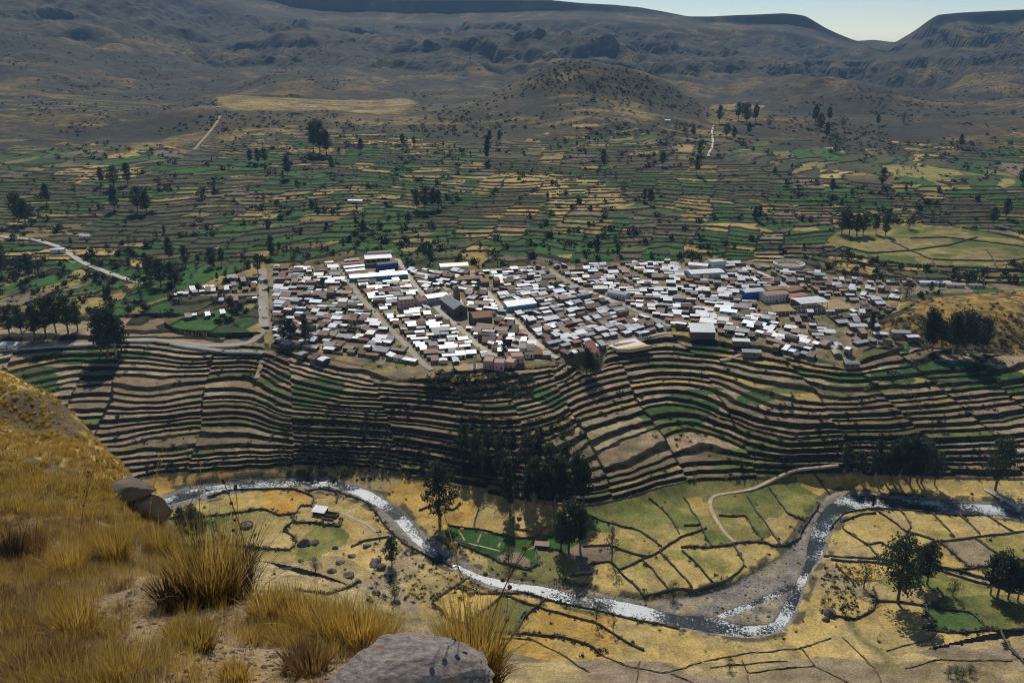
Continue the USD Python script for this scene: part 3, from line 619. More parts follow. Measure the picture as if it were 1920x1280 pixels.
        stk = (sstep(n2(x * .55, y * 2.2, 34.0, 121, 3), .56, .64) * sstep(n2(x, y, 210.0, 123, 2), .42, .56) * (1 - sstep(y, 1750, 2150)))[..., None] * .85
        ch = ch * (1 - stk) + PAL['straw'] * .52 * stk
        plain = inside(PLAIN, x, y) | inside(PLAIN2, x, y)
        pq = sstep(n2(x, y, 30, 119, 3), 0.35, 0.55)[..., None]
        ch = np.where(plain[..., None], PAL['straw'] * (0.42 + 0.25 * pq), ch)
        # single farm plots run out into the hill
        stay = (t < 0.999) & (hash01(pkf, kf) > t) & far if lo < 1420 else np.zeros(sh, bool)
        go = far & ~stay
        col[go] = ch[go]
        kind[go] = np.where(y[go] > 2500, 5, 4)
    return z, col, cell, kind
im2 = Image.new('L', (wx, wy), 0)
dr2 = ImageDraw.Draw(im2)
for l in SLOPE_LINES:
    dr2.line([((x - FX0) / FS, (y - FY0 + 6) / FS) for x, y, _ in line_xy(l, 8.0)], fill=255, width=1)
slope_r = ndimage.gaussian_filter(np.asarray(im2).T.astype(float) / 255, .6) * 1.6
def SLOPE_MASK(x, y):
    return np.clip(ndimage.map_coordinates(slope_r, [(x - FX0) / FS, (y - FY0 + 6) / FS], order=1, mode='constant'), 0, 1)
im3 = Image.new('L', (wx, wy), 0)
ImageDraw.Draw(im3).line([((x - FX0) / FS, (y - FY0 + 6) / FS) for x, y, _ in line_xy([(1585,1150),(1597,1165),(1613,1193),(1657,1223),(1680,1245),(1695,1285)], 8.0)], fill=255, width=6)
gully_r = ndimage.gaussian_filter(np.asarray(im3).T.astype(float) / 255, 1.5)
def GULLY_MASK(x, y):
    return np.clip(ndimage.map_coordinates(gully_r, [(x - FX0) / FS, (y - FY0 + 6) / FS], order=1, mode='constant'), 0, 1) * .8
PLAIN = poly([(402,182),(440,178),(520,184),(640,188),(760,184),(790,190),(750,212),(700,214),(640,205),(560,208),(430,205)])
PLAIN2 = poly([(1325,198),(1380,194),(1440,196),(1430,204),(1350,206)])

class Surface:
    """The finished ground on a grid, for standing things on it."""
    def __init__(self):
        self.parts = []
    def add(self, us, ys, Z):
        self.parts.append((us, np.log(ys), Z))
    def __call__(self, x, y):
        if np.ndim(x) == 0 and np.ndim(y) == 0:
            return self(np.array([x]), np.array([y]))[0]
        x, y = np.broadcast_arrays(np.asarray(x, float), np.asarray(y, float))
        out = base(x, y)
        for us, lw, Z in self.parts:
            a = (x / y - us[0]) / (us[-1] - us[0]) * (len(us) - 1)
            j = np.interp(np.log(y), lw, np.arange(len(lw)))
            m = (np.log(y) >= lw[0]) & (np.log(y) <= lw[-1]) & (a >= 0) & (a <= len(us) - 1)
            if m.any():
                v = ndimage.map_coordinates(Z, [np.clip(a, 0, len(us) - 1), j], order=1)
                out = np.where(m, v, out)
        return out
GROUND = Surface()
NAMES = {0: ('valley_floor', 'field_soil'), 1: ('terraced_slope', 'field_soil'), 2: ('farmland', 'field_soil'), 3: ('village_ground', 'dry_earth'), 4: ('hill', 'hill_scrub'), 5: ('mountain', 'mountain_scrub'), 6: ('river_bed', 'dry_earth'), 7: ('near_slope', 'dry_earth')}
PIECES = {}      # kind -> list of (vertices, faces, colours, face cell, face is wall, face middle)
def patch(us, ys):
    U, Y = np.meshgrid(us, ys, indexing='ij')
    X = U * Y
    z, col, cell, kind = land(X, Y)
    GROUND.add(us, ys, z)
    n, m = U.shape
    V = np.stack([X, Y, z], -1).reshape(-1, 3)
    idx = np.arange(n * m).reshape(n, m)
    q = np.stack([idx[:-1, :-1], idx[1:, :-1], idx[1:, 1:], idx[:-1, 1:]], -1).reshape(-1, 4)
    kq = kind.ravel()[q]
    # a quad takes the surface of its far right corner unless a wall corner is there
    wall = (kq >= 10).sum(1) >= 2
    pick = np.where((kq[:, 2] >= 10) == wall, 2, np.where((kq[:, 0] >= 10) == wall, 0, np.where((kq[:, 1] >= 10) == wall, 1, 3)))
    rep = q[np.arange(len(q)), pick]
    fk, fcell, fcol = kind.ravel()[rep] % 10, cell.ravel()[rep], col.reshape(-1, 3)[rep]
    for k in np.unique(fk):
        s = fk == k
        PIECES.setdefault(int(k), []).append((V, q[s], fcol[s], fcell[s], wall[s], col.reshape(-1, 3)))
# ------------------------------------------------------------------ meshes of the ground
patch(np.linspace(-1.05, 1.05, 300), np.geomspace(60, 287.5, 90))
patch(np.linspace(-0.74, 0.74, 900), np.r_[np.arange(287.5, 395, 0.85), np.arange(395, 600, 0.52)])
patch(np.linspace(-0.72, 0.72, 760), np.arange(599.6, 800, 1.15))
patch(np.linspace(-0.70, 0.70, 860), np.geomspace(799.4, 1420, 300))
patch(np.linspace(-0.85, 0.85, 520), np.r_[np.geomspace(1419.5, 2600, 150), np.geomspace(2612, 4300, 110), np.arange(4310, 4450, 10), np.arange(4460, 4780, 20), np.arange(4782, 4900, 8), np.geomspace(4920, 5560, 22)])
def ground_mesh(name, parts, mat, parent=None, label=None, catg=None, kind=None):
    vs, fs, cs, o = [], [], [], 0
    for V, q, c in parts:
        ids, inv = np.unique(q.ravel(), return_inverse=True)
        inv = inv.reshape(-1, 4)
        f = inv
        cc = np.zeros((len(ids), 3)); n = np.zeros(len(ids))
        for k in range(4):
            np.add.at(cc, f[:, k], c); np.add.at(n, f[:, k], 1)
        vs.append(V[ids]); fs.append(f + o); cs.append(cc / n[:, None]); o += len(ids)
    v, f, c = np.vstack(vs), np.vstack(fs), np.vstack(cs)
    pp = path_of(parent)
    m = UsdGeom.Mesh.Define(stage, f'{pp}/{numbered(name, pp)}')
    m.CreatePointsAttr(Vt.Vec3fArray.FromNumpy(v.astype(np.float32)))
    m.CreateFaceVertexCountsAttr(Vt.IntArray.FromNumpy(np.full(len(f), 4, np.int32)))
    m.CreateFaceVertexIndicesAttr(Vt.IntArray.FromNumpy(f.astype(np.int32).ravel()))
    m.CreateSubdivisionSchemeAttr('none')
    UsdGeom.PrimvarsAPI(m).CreatePrimvar('col', Sdf.ValueTypeNames.Color3fArray, 'vertex').Set(Vt.Vec3fArray.FromNumpy(c.astype(np.float32)))
    UsdShade.MaterialBindingAPI.Apply(m.GetPrim()).Bind(UsdShade.Material.Get(stage, f'/World/Looks/{mat}'))
    return tag(m, label, catg, None, kind)
GROUND_LABEL = {0: ('flat valley floor of straw coloured and green fields along the river', 'valley floor'), 1: ('stepped farm terraces falling from the village to the river', 'terraces'), 2: ('patchwork of green and yellow stepped plots behind the village', 'farmland'),
                3: ('bare earth yards and lanes between the village houses', 'village ground'), 4: ('dry brown hills with dark scrub beyond the farmland', 'hills'), 5: ('hazy blue mountains and flat topped mesas on the skyline', 'mountains'),
                6: ('grey gravel bed winding beside the river', 'river bed'), 7: ('ploughed tan slope at the near foot of the valley', 'slope')}
for k, parts in sorted(PIECES.items()):
    nm, mat = NAMES[k]
    lab, cg = GROUND_LABEL[k]
    if k in (0, 1, 2):
        root = thing(nm, lab, cg, kind='structure')
        # every field or terrace that can be told apart is a piece of its own, the largest in the picture first
        V = np.vstack([p[0] for p in parts]); o = np.cumsum([0] + [len(p[0]) for p in parts])
        q = np.vstack([p[1] + o[i] for i, p in enumerate(parts)])
        c = np.vstack([p[2] for p in parts]); ce = np.concatenate([p[3] for p in parts]); wl = np.concatenate([p[4] for p in parts])
        mid = V[q].mean(1)
        pxm = to_px(mid)
        vis = (pxm[:, 0] > -10) & (pxm[:, 0] < 1930) & (pxm[:, 1] > 0) & (pxm[:, 1] < 1290)
        wt = vis / (mid[:, 1] ** 2 / 1e5) * np.linalg.norm(V[q[:, 2]] - V[q[:, 0]], axis=1) ** 2
        for iswall, pn in ((False, {0: 'field', 1: 'terrace', 2: 'plot'}[k]), (True, 'retaining_wall')):
            s = np.where(wl == iswall)[0]
            if not len(s):
                continue
            ids, inv = np.unique(ce[s], return_inverse=True)
            big = np.bincount(inv, wt[s])
            order = np.argsort(-big)
            top = order[:300][big[order[:300]] > 0]
            rank = np.full(len(ids), -1); rank[top] = np.arange(len(top))
            r = rank[inv]
            srt = np.argsort(r, kind='stable')
            cuts = np.searchsorted(r[srt], np.arange(-1, len(top) + 1))
            for j in range(len(top)):
                ff = s[srt[cuts[j + 1]:cuts[j + 2]]]
                ground_mesh(pn, [(V, q[ff], c[ff])], 'wall_stone' if iswall else mat, root)
            rest = s[srt[cuts[0]:cuts[1]]]
            if len(rest):
                ground_mesh({'field': 'farther_fields', 'terrace': 'lesser_terraces', 'plot': 'farther_plots', 'retaining_wall': 'lesser_retaining_walls'}[pn], [(V, q[rest], c[rest])], 'wall_stone' if iswall else mat, root, kind='stuff')
    else:
        ground_mesh(nm, [(p[0], p[1], p[2]) for p in parts], mat, None, lab, cg, 'structure')
# ------------------------------------------------------------------ water and air
usdkit.material(stage, '/World/Looks/river_water', {
    'g': ('geometry', {}), 'mp': ('mapping', {'scale': (1.0, 1.0, 1.0)}),
    'n': ('noise_texture', {'scale': 0.55, 'detail': 5.0, 'roughness': 0.7, 'distortion': 0.6}),
    'n2': ('noise_texture', {'scale': 0.9, 'detail': 6.0, 'roughness': 0.65, 'distortion': 1.0}),
    'n3': ('noise_texture', {'scale': 0.045, 'detail': 2.0}),
    'ad': ('math', {'math_type': 'multiply_add', 'value2': 0.9}),
    'r': ('rgb_ramp', {'ramp': [(0.0, (0, 0, 0)), (0.97, (0, 0, 0)), (1.0, (.8, .8, .8))]}),
    'b': ('bump', {'strength': 0.32, 'distance': 0.4}),
    'c': ('mix', {'mix_type': 'mix', 'color1': (.035, .04, .038), 'color2': (.62, .65, .66)}),
    'rr': ('map_range', {'from_min': 0.0, 'from_max': 1.0, 'to_min': 0.12, 'to_max': 0.6}),
    'p': ('principled_bsdf', {'ior': 1.33, 'specular_ior_level': 0.5})},
    [('g.position', 'n.vector'), ('g.position', 'n2.vector'), ('g.position', 'n3.vector'), ('n.fac', 'b.height'), ('n2.fac', 'ad.value1'), ('n3.fac', 'ad.value3'), ('ad.value', 'r.fac'), ('r.color', 'c.fac'), ('r.color', 'rr.value'),
     ('c.color', 'p.base_color'), ('rr.result', 'p.roughness'), ('b.normal', 'p.normal')], surface='p.BSDF')
def water_mesh(g, s=0.9, z=0.12):
    x0, y0, x1, y1 = g.bounds
    gx, gy = np.arange(x0, x1, s), np.arange(y0, y1, s)
    X, Y = np.meshgrid(gx, gy, indexing='ij')
    m = D_WATER(X, Y) > -1.6
    q = m[:-1, :-1] & m[1:, :-1] & m[1:, 1:] & m[:-1, 1:]
    idx = np.arange(X.size).reshape(X.shape)
    f = np.stack([idx[:-1, :-1], idx[1:, :-1], idx[1:, 1:], idx[:-1, 1:]], -1)[q]
    Z = z + 0.19 * (n2(X, Y, 3.2, 131, 3) - 0.5) + 0.08 * (n2(X, Y, 1.3, 133, 2) - 0.5)
    ids, inv = np.unique(f.ravel(), return_inverse=True)
    return np.stack([X, Y, Z], -1).reshape(-1, 3)[ids], inv.reshape(-1, 4)
tag(obj('river', water_mesh(WATER), 'river_water', None, True), 'shallow river glittering white over its stones', 'river', kind='structure')
usdkit.material(stage, '/World/Looks/haze_air', {'v': ('principled_volume', {'color': (0.36, 0.64, 1.0), 'density': 0.45e-4, 'anisotropy': 0.0})}, [], volume='v.volume')
hz = trimesh.creation.box((9500, 5700, 700))
hz.apply_translation((0, 2750, 349 - 2.5))
tag(obj('haze', hz, 'haze_air'), 'thin blue haze filling the valley', 'haze', kind='stuff')
# ------------------------------------------------------------------ building materials
def paint(name, col, rough=0.8, metal=0.0, contrast=0.25, scale=0.8, streak=None, bump=0.0, spec=0.3):
    nodes = {'tc': ('geometry', {}), 'oi': ('object_info', {}),
             'n': ('noise_texture', {'scale': scale, 'detail': 5.0, 'roughness': 0.65}),
             'm': ('map_range', {'from_min': 0.3, 'from_max': 0.7, 'to_min': 1 - contrast, 'to_max': 1 + contrast}),
             'r': ('map_range', {'from_min': 0.0, 'from_max': 1.0, 'to_min': 0.7, 'to_max': 1.15}),
             'k': ('math', {'math_type': 'multiply'}), 'v': ('vector_math', {'math_type': 'scale', 'vector1': col}),
             'p': ('principled_bsdf', {'roughness': rough, 'metallic': metal, 'specular_ior_level': spec})}
    links = [('tc.position', 'n.vector'), ('n.fac', 'm.value'), ('oi.random', 'r.value'), ('m.result', 'k.value1'), ('r.result', 'k.value2'), ('k.value', 'v.scale'), ('v.vector', 'p.base_color')]
    if bump:
        nodes['b'] = ('bump', {'strength': bump, 'distance': 0.05})
        links += [('n.fac', 'b.height'), ('b.normal', 'p.normal')]
    usdkit.material(stage, f'/World/Looks/{name}', nodes, links, surface='p.BSDF')
paint('tin_bright', (.62, .64, .66), 0.5, 0.0, 0.25, 0.45, spec=.5)
paint('tin_dull', (.36, .365, .37), 0.65, 0.0, 0.35, 0.5, spec=.25)
paint('tin_grey', (.25, .26, .27), 0.65, 0.0, 0.3, 0.5, spec=.25)
paint('tin_rust', (.27, .20, .155), 0.7, 0.1, 0.35, 0.7)
paint('tin_blue', (.42, .52, .60), 0.5, 0.2, 0.15)
paint('tile_clay', (.33, .17, .10), 0.85, 0, 0.3, 1.2)
paint('tile_pale', (.40, .29, .215), 0.85, 0, 0.25, 1.2)
paint('roof_brown', (.205, .155, .115), 0.9, 0, 0.35, 0.9)
paint('roof_red', (.30, .05, .05), 0.6, 0, 0.15)
paint('adobe', (.17, .118, .08), 0.95, 0, 0.35, 1.0)
paint('adobe_dark', (.11, .078, .055), 0.95, 0, 0.35, 1.0)
paint('plaster', (.55, .50, .43), 0.9, 0, 0.2, 0.6)
paint('plaster_pink', (.50, .30, .25), 0.9, 0, 0.15, 0.6)
paint('plaster_teal', (.10, .36, .36), 0.85, 0, 0.12)
paint('plaster_blue', (.04, .09, .36), 0.8, 0, 0.12)
paint('brick_red', (.26, .115, .075), 0.9, 0, 0.25, 1.5)
paint('dark_opening', (.02, .02, .022), 0.4, 0, 0.1)
paint('concrete', (.50, .48, .43), 0.9, 0, 0.2, 0.4)
paint('court_white', (.66, .62, .55), 0.9, 0, 0.15, 0.3)
paint('sand', (.42, .32, .15), 0.95, 0, 0.2, 0.4)
paint('plastic_sheet', (.72, .68, .50), 0.5, 0, 0.12, 0.3)
paint('car_white', (.75, .75, .74), 0.3, 0, 0.03)
paint('car_glass', (.02, .025, .03), 0.1, 0, 0.03)
paint('rubber', (.02, .02, .02), 0.8)
paint('steel', (.35, .35, .36), 0.45, 0.7, 0.1)
paint('stone_dark', (.105, .09, .072), 0.95, 0, 0.5, 1.6, bump=0.6)
paint('boulder', (.15, .125, .10), 0.95, 0, 0.45, 0.9, bump=0.8)
paint('river_stone', (.25, .235, .21), 0.85, 0, 0.3, 1.2)

paint('path_earth', (.13, .10, .055), 0.95, 0, 0.4, 0.7)
# ------------------------------------------------------------------ houses
def prism(cross, length):
    """A cross-section (y, z) run along x, centred, closed at both ends."""
    c = np.array(cross, float)
    n = len(c)
    v = np.vstack([np.c_[np.full(n, -length / 2), c], np.c_[np.full(n, length / 2), c]])
    f = []
    for i in range(n):
        j = (i + 1) % n
        f += [[i, j, n + j], [i, n + j, n + i]]
    for i in range(1, n - 1):
        f += [[0, i + 1, i], [n, n + i, n + i + 1]]
    m = trimesh.Trimesh(v, np.array(f), process=False)
    a = 0.5 * np.sum(c[:, 0] * np.roll(c[:, 1], -1) - np.roll(c[:, 0], -1) * c[:, 1])
    if a < 0:
        m.faces = m.faces[:, ::-1]
    return m
def slab(y0, z0, y1, z1, length, th=0.12, cx=0.0):
    d = np.array([y1 - y0, z1 - z0]); d /= np.linalg.norm(d)
    nrm = np.array([-d[1], d[0]])
    if nrm[1] < 0:
        nrm = -nrm
    m = prism([(y0, z0), (y1, z1), (y1 + nrm[0] * th, z1 + nrm[1] * th), (y0 + nrm[0] * th, z0 + nrm[1] * th)], length)
    m.apply_translation((cx, 0, 0))
    return m
def house_parts(L, D, h, pitch, style, over=0.35, below=1.2):
    """(walls, roof) of a house: long side along x, its front at -y."""
    t = math.tan(math.radians(pitch))
    if style == 'gable':
        r = h + D / 2 * t
        walls = prism([(-D / 2, -below), (D / 2, -below), (D / 2, h), (0, r), (-D / 2, h)], L)
        e = D / 2 + over
        roof = cat([slab(-e, h - over * t + .004, 0, r + .004, L + 2 * over), slab(0, r + .004, e, h - over * t + .004, L + 2 * over)])
    elif style == 'shed':
        r = h + D * t
        walls = prism([(-D / 2, -below), (D / 2, -below), (D / 2, r), (-D / 2, h)], L)
        roof = slab(-D / 2 - over, h - over * t + .004, D / 2 + over, r + over * t + .004, L + 2 * over)
    else:                                   # flat concrete roof inside a low parapet
        walls = cat([prism([(-D / 2, -below), (D / 2, -below), (D / 2, h), (-D / 2, h)], L)])
        roof = cat([box(0, 0, h + .003, L - .5, D - .5, .15), box(0, D / 2 - .12, h + .003, L, .24, .5), box(0, -D / 2 + .12, h + .003, L, .24, .5), box(L / 2 - .12, 0, h + .003, .24, D - .48, .5), box(-L / 2 + .12, 0, h + .003, .24, D - .48, .5)])
    return walls, roof
def house(name, label, group, x, y, rz, L, D, h, pitch, style, wallm, roofm, holes=2, z=None, category='house'):
    z = float(GROUND(x, y)) if z is None else z
    t = thing(name, label, category, group, (x, y, z), rz)
    w, r = house_parts(L, D, h, pitch, style)
    obj('walls', w, wallm, t)
    obj('roof', r, roofm, t)
    storeys = max(1, int(h / 2.5))
    if holes:
        n = max(2, int(L / 2.6))
        for s in range(storeys):
            for i in range(n):
                cx = -L / 2 + (i + .5) * L / n
                if s == 0 and i == n // 2:
                    obj('door', box(cx, -D / 2 - .01, 0.0, .95, .06, 2.0), 'dark_opening', t)
                elif holes > 1 or i % 2 == 0:
                    obj('window', box(cx, -D / 2 - .01, s * 2.6 + 1.0, .9, .06, .9), 'dark_opening', t)
    return t
def street(line):
    q = line_xy(line, 8.0)[:, :2]
    d = np.r_[0, np.cumsum(np.hypot(*np.diff(q, axis=0).T))]
    return q, d
ST = {
 'road': street([(503,503),(503,560),(503,648)]),
 's1': street([(634,492),(649,514),(660,535),(675,557),(688,571),(707,591),(720,608),(742,627),(761,646),(780,668),(797,686)]),
 's2': street([(742,481),(757,503),(769,522),(780,537),(795,554),(810,568),(826,582),(842,598),(859,612),(876,628),(890,643),(914,659),(940,674)]),
 's4': street([(880,512),(905,540),(931,566),(948,587),(969,604),(986,623),(1003,640),(1022,657),(1050,676)]),
 's5': street([(1026,501),(1048,518),(1072,533),(1108,547),(1136,558),(1170,572),(1215,592),(1240,604),(1262,615)]),
 's6': street([(1150,494),(1215,524),(1290,556),(1340,584),(1390,612),(1430,640)]),
 's7': street([(1270,494),(1330,520),(1400,552),(1450,585),(1500,620),(1545,668)]),
 's8': street([(1392,496),(1442,518),(1490,545),(1535,590),(1580,630),(1610,672)]),
 's9': street([(1520,508),(1600,535),(1650,556),(1690,590),(1702,645)]),
}
def along(st, d):
    q, s = st
    return np.array([np.interp(d, s, q[:, 0]), np.interp(d, s, q[:, 1])])
BLOCKS = [('road', 's1', 'roadside block', .72), ('s1', 's2', 'sports hall block', .93), ('s2', 's4', 'church block', .93), ('s4', 's5', 'middle block', .95), ('s5', 's6', 'eastern middle block', .93), ('s6', 's7', 'court block', .90), ('s7', 's8', 'school block', .82), ('s8', 's9', 'knoll block', .6)]
KEEPOUT = []                # circles and outlines kept free of ordinary houses
def keep(px, py, r):
    p = ground_at(px, py)[0]
    KEEPOUT.append((p[0], p[1], r))
PLAZA = poly([(806,557),(838,552),(846,546),(866,560),(872,570),(850,578),(828,596),(812,577)], 6)
COURT = poly([(1135,645),(1192,636),(1224,658),(1180,668)], 6)
SCHOOLYARD = poly([(1430,562),(1480,572),(1500,566),(1570,560),(1610,578),(1500,590),(1450,585)], 6)
FREE = [PLAZA.buffer(2), COURT.buffer(3), SCHOOLYARD.buffer(1)]
# ------------------------------------------------------------------ landmark buildings of the village
def spot(px, py):
    return ground_at(px, py, GROUND, 240.0)[0]
def span(a, b):
    """Middle, direction and length between two points of the photograph on the ground."""
    p, q = spot(*a), spot(*b)
    d = q - p
    return (p + q) / 2, math.atan2(d[1], d[0]), float(np.hypot(d[0], d[1]))
def landmark(name, label, catg, a, b, depth, h, pitch, style, wallm, roofm, holes=2, pad=2.0):
    """A building whose front foot runs from a to b in the photograph."""
    m, rz, L = span(a, b)
    c = m[:2] + depth / 2 * np.array([-math.sin(rz), math.cos(rz)])
    t = house(name, label, None, c[0], c[1], rz, L, depth, h, pitch, style, wallm, roofm, holes, float(GROUND(c[0], c[1])), catg)
    g = shapely.affinity.translate(shapely.affinity.rotate(shapely.box(-L / 2 - pad, -depth / 2 - pad, L / 2 + pad, depth / 2 + pad), math.degrees(rz), origin=(0, 0)), c[0], c[1])
    FREE.append(g)
    return t
import shapely.affinity
def open_roof(name, label, a, b, depth, h, pitch, roofm):
    m, rz, L = span(a, b)
    c = m[:2] + depth / 2 * np.array([-math.sin(rz), math.cos(rz)])
    z = float(GROUND(c[0], c[1]))
    t = thing(name, label, 'sports roof', None, (c[0], c[1], z), rz)
    tt = math.tan(math.radians(pitch))
    obj('roof', cat([slab(-depth / 2 - .5, h + .004, 0, h + depth / 2 * tt + .004, L + 1, .15), slab(0, h + depth / 2 * tt + .004, depth / 2 + .5, h + .004, L + 1, .15)]), roofm, t)
    for i in range(6):
        for s in (-1, 1):
            obj('column', box(-L / 2 + .3 + i * (L - .6) / 5, s * (depth / 2 - .3), -1, .35, .35, h + 1), 'concrete', t)
    for s in (-1, 1):
        obj('truss', box(0, s * (depth / 2 - .3), h - .55, L, .2, .5), 'steel', t)
    obj('end_wall', box(0, depth / 2 - .1, -1, L - .8, .2, h - .6), 'plaster_blue' if 'blue' in label else 'adobe', t)
    obj('court', box(0, 0, .02, L - 1.2, depth - 1.2, .1), 'concrete', t)
    FREE.append(shapely.affinity.translate(shapely.affinity.rotate(shapely.box(-L / 2 - 2, -depth / 2 - 2, L / 2 + 2, depth / 2 + 2), math.degrees(rz), origin=(0, 0)), c[0], c[1]))
open_roof('sports_roof', 'broad white roof over the sports court at the back edge of the village', (686,500), (735,497), 14, 6.5, 8, 'tin_bright')
landmark('school_building', 'long two storey school with blue walls just before the white sports roof', 'school', (709,508), (747,504), 8, 5.4, 14, 'gable', 'plaster_blue', 'roof_brown')
landmark('school_annex', 'low clay roofed range behind the white sports roof at the village edge', 'school', (690,482), (736,479), 7, 3.2, 14, 'gable', 'plaster', 'tile_pale', 1)
for i, (a, b, rm, w) in enumerate([((641,503),(684,499),'tile_clay','the rearmost'), ((646,509),(684,505),'tin_bright','the second'), ((650,516),(685,512),'tin_bright','the third'), ((655,522),(687,518),'tile_clay','the fourth')]):
    landmark('classroom_range', f'long classroom range left of the white sports roof, {w} of four', 'school', a, b, 6, 3.2, 15, 'gable', 'plaster', rm, 1, .6)
landmark('teal_range', 'long teal walled range with a white tin roof facing the sports hall block', 'house', (657,529), (765,521), 6, 3.4, 13, 'shed', 'plaster_teal', 'tin_bright', 2)
landmark('greenhouse', 'long low plastic sheeted greenhouse behind the village', 'greenhouse', (826,509), (878,506), 11, 2.2, 16, 'gable', 'plastic_sheet', 'plastic_sheet', 0)
landmark('clay_roofed_range', 'long terracotta roofed range behind the plaza, its wing turning forward at the right', 'house', (857,533), (905,529), 8, 3.6, 16, 'gable', 'adobe', 'tile_clay', 1)
landmark('clay_roofed_wing', 'short terracotta roofed wing at the right end of the long range behind the plaza', 'house', (903,537), (917,536), 12, 3.6, 16, 'gable', 'adobe', 'tile_clay', 1, .5)
landmark('town_hall', 'broad white roofed hall with grey walls at the back of the plaza', 'hall', (803,572), (842,566), 11, 5.0, 12, 'gable', 'plaster', 'tin_bright', 2)
landmark('plaza_house', 'orange roofed house at the left edge of the plaza', 'house', (786,575), (808,571), 9, 4.2, 18, 'gable', 'plaster', 'tile_clay', 2)
landmark('three_storey_house', 'tall flat roofed pink house of three storeys left of the plaza', 'house', (750,582), (777,579), 9, 7.6, 0, 'flat', 'plaster_pink', 'concrete', 2)
landmark('brown_hall', 'large brown gabled hall with a dark windowless front near the village centre', 'hall', (888,612), (923,609), 14, 6.0, 20, 'gable', 'adobe_dark', 'tile_clay', 0)
# the church lies along the street with its gable end towards the viewer
p0, p1 = spot(864, 594), spot(838, 572)
d = p1 - p0
L = float(np.hypot(d[0], d[1])); rz = math.atan2(d[1], d[0])
cc = (p0 + p1) / 2
t = thing('church', 'long grey roofed church with a square bell tower beside the plaza', 'church', None, (cc[0], cc[1], float(GROUND(cc[0], cc[1]))), rz)
w, r = house_parts(L, 10.5, 6.2, 27, 'gable', .5)
obj('walls', w, 'adobe_dark', t); obj('roof', r, 'tin_grey', t)
obj('portal', box(-L / 2 - .02, 0, 0, .08, 2.2, 3.4), 'dark_opening', t)
tw = obj('bell_tower', cat([box(L / 2 - 2, -7.3, -1, 4, 4, 11), box(L / 2 - 2, -7.3, 10.0, 4.5, 4.5, .4), box(L / 2 - 2, -7.3, 10.4, 3.2, 3.2, 2.6), trimesh.Trimesh([[L / 2 - 3.9, -9.2, 13], [L / 2 - .1, -9.2, 13], [L / 2 - .1, -5.4, 13], [L / 2 - 3.9, -5.4, 13], [L / 2 - 2, -7.3, 15.4]], [[0, 1, 4], [1, 2, 4], [2, 3, 4], [3, 0, 4], [0, 3, 2], [0, 2, 1]], process=False)]), 'adobe', t)
for dx, dy in ((0, -1.62), (-1.62, 0), (1.62, 0)):
    obj('belfry_arch', box(L / 2 - 2 + dx, -7.3 + dy, 10.9, .9 if not dx else .06, .9 if not dy else .06, 1.5), 'dark_opening', tw)
for i in range(4):
    obj('buttress', box(-L / 2 + 3 + i * (L - 6) / 3, -5.6, -1, 1.0, .9, 5.5), 'adobe_dark', t)
FREE.append(shapely.affinity.translate(shapely.affinity.rotate(shapely.box(-L / 2 - 2, -10, L / 2 + 2, 7), math.degrees(rz), origin=(0, 0)), cc[0], cc[1]))
landmark('blue_hall', 'white roofed two storey hall with bright blue walls', 'hall', (1397,562), (1433,558), 9, 5.6, 11, 'gable', 'plaster_blue', 'tin_bright', 2)
landmark('arcade_school', 'two storey school with terracotta roof and a white row of arcade posts', 'school', (1434,568), (1478,564), 9, 5.8, 14, 'gable', 'plaster', 'tile_pale', 2)
landmark('school_wing', 'low terracotta roofed school wing right of the arcade school', 'school', (1479,567), (1514,562), 8, 3.6, 14, 'gable', 'brick_red', 'tile_clay', 1)
landmark('school_wing', 'terracotta roofed school wing standing behind the arcade school', 'school', (1440,553), (1466,549), 8, 3.6, 14, 'gable', 'plaster', 'tile_clay', 1)
landmark('school_wing', 'red walled school wing with terracotta roof at the back of the school yard', 'school', (1480,556), (1505,550), 9, 3.8, 15, 'gable', 'brick_red', 'tile_clay', 1)
open_roof('sports_roof', 'broad white roof over the dark school sports court near the knoll', (1500,584), (1552,579), 15, 5.5, 6, 'tin_bright')
landmark('storage_hall', 'wide white roofed hall with dark blank walls standing on the terrace edge', 'hall', (1294,640), (1340,638), 13, 5.0, 9, 'shed', 'adobe_dark', 'tin_bright', 0)
landmark('white_hall', 'very long white roofed building at the back edge of the village', 'hall', (1296,524), (1358,520), 13, 4.6, 8, 'gable', 'plaster', 'tin_bright', 1)
landmark('white_block', 'flat roofed pale three storey block at the back edge of the village', 'house', (1334,508), (1360,506), 10, 7.4, 0, 'flat', 'concrete', 'concrete', 2)
landmark('back_edge_hall', 'white roofed hall at the back edge of the village left of the white block', 'hall', (1290,505), (1326,508), 9, 4.2, 9, 'gable', 'plaster', 'tin_bright', 1)
landmark('red_roofed_house', 'small house with a deep red roof near the front edge of the village', 'house', (1109,678), (1124,680), 11, 3.6, 22, 'shed', 'plaster', 'roof_red', 1)
landmark('long_teal_house', 'long white roofed house with a teal front right of the church', 'house', (952,585), (1006,577), 8, 3.8, 13, 'shed', 'plaster_teal', 'tin_bright', 2)
landmark('green_walled_house', 'long grey roofed house with pale green front beside the diagonal street', 'house', (1138,556), (1172,563), 8, 4.0, 14, 'gable', 'plaster', 'tin_grey', 2)
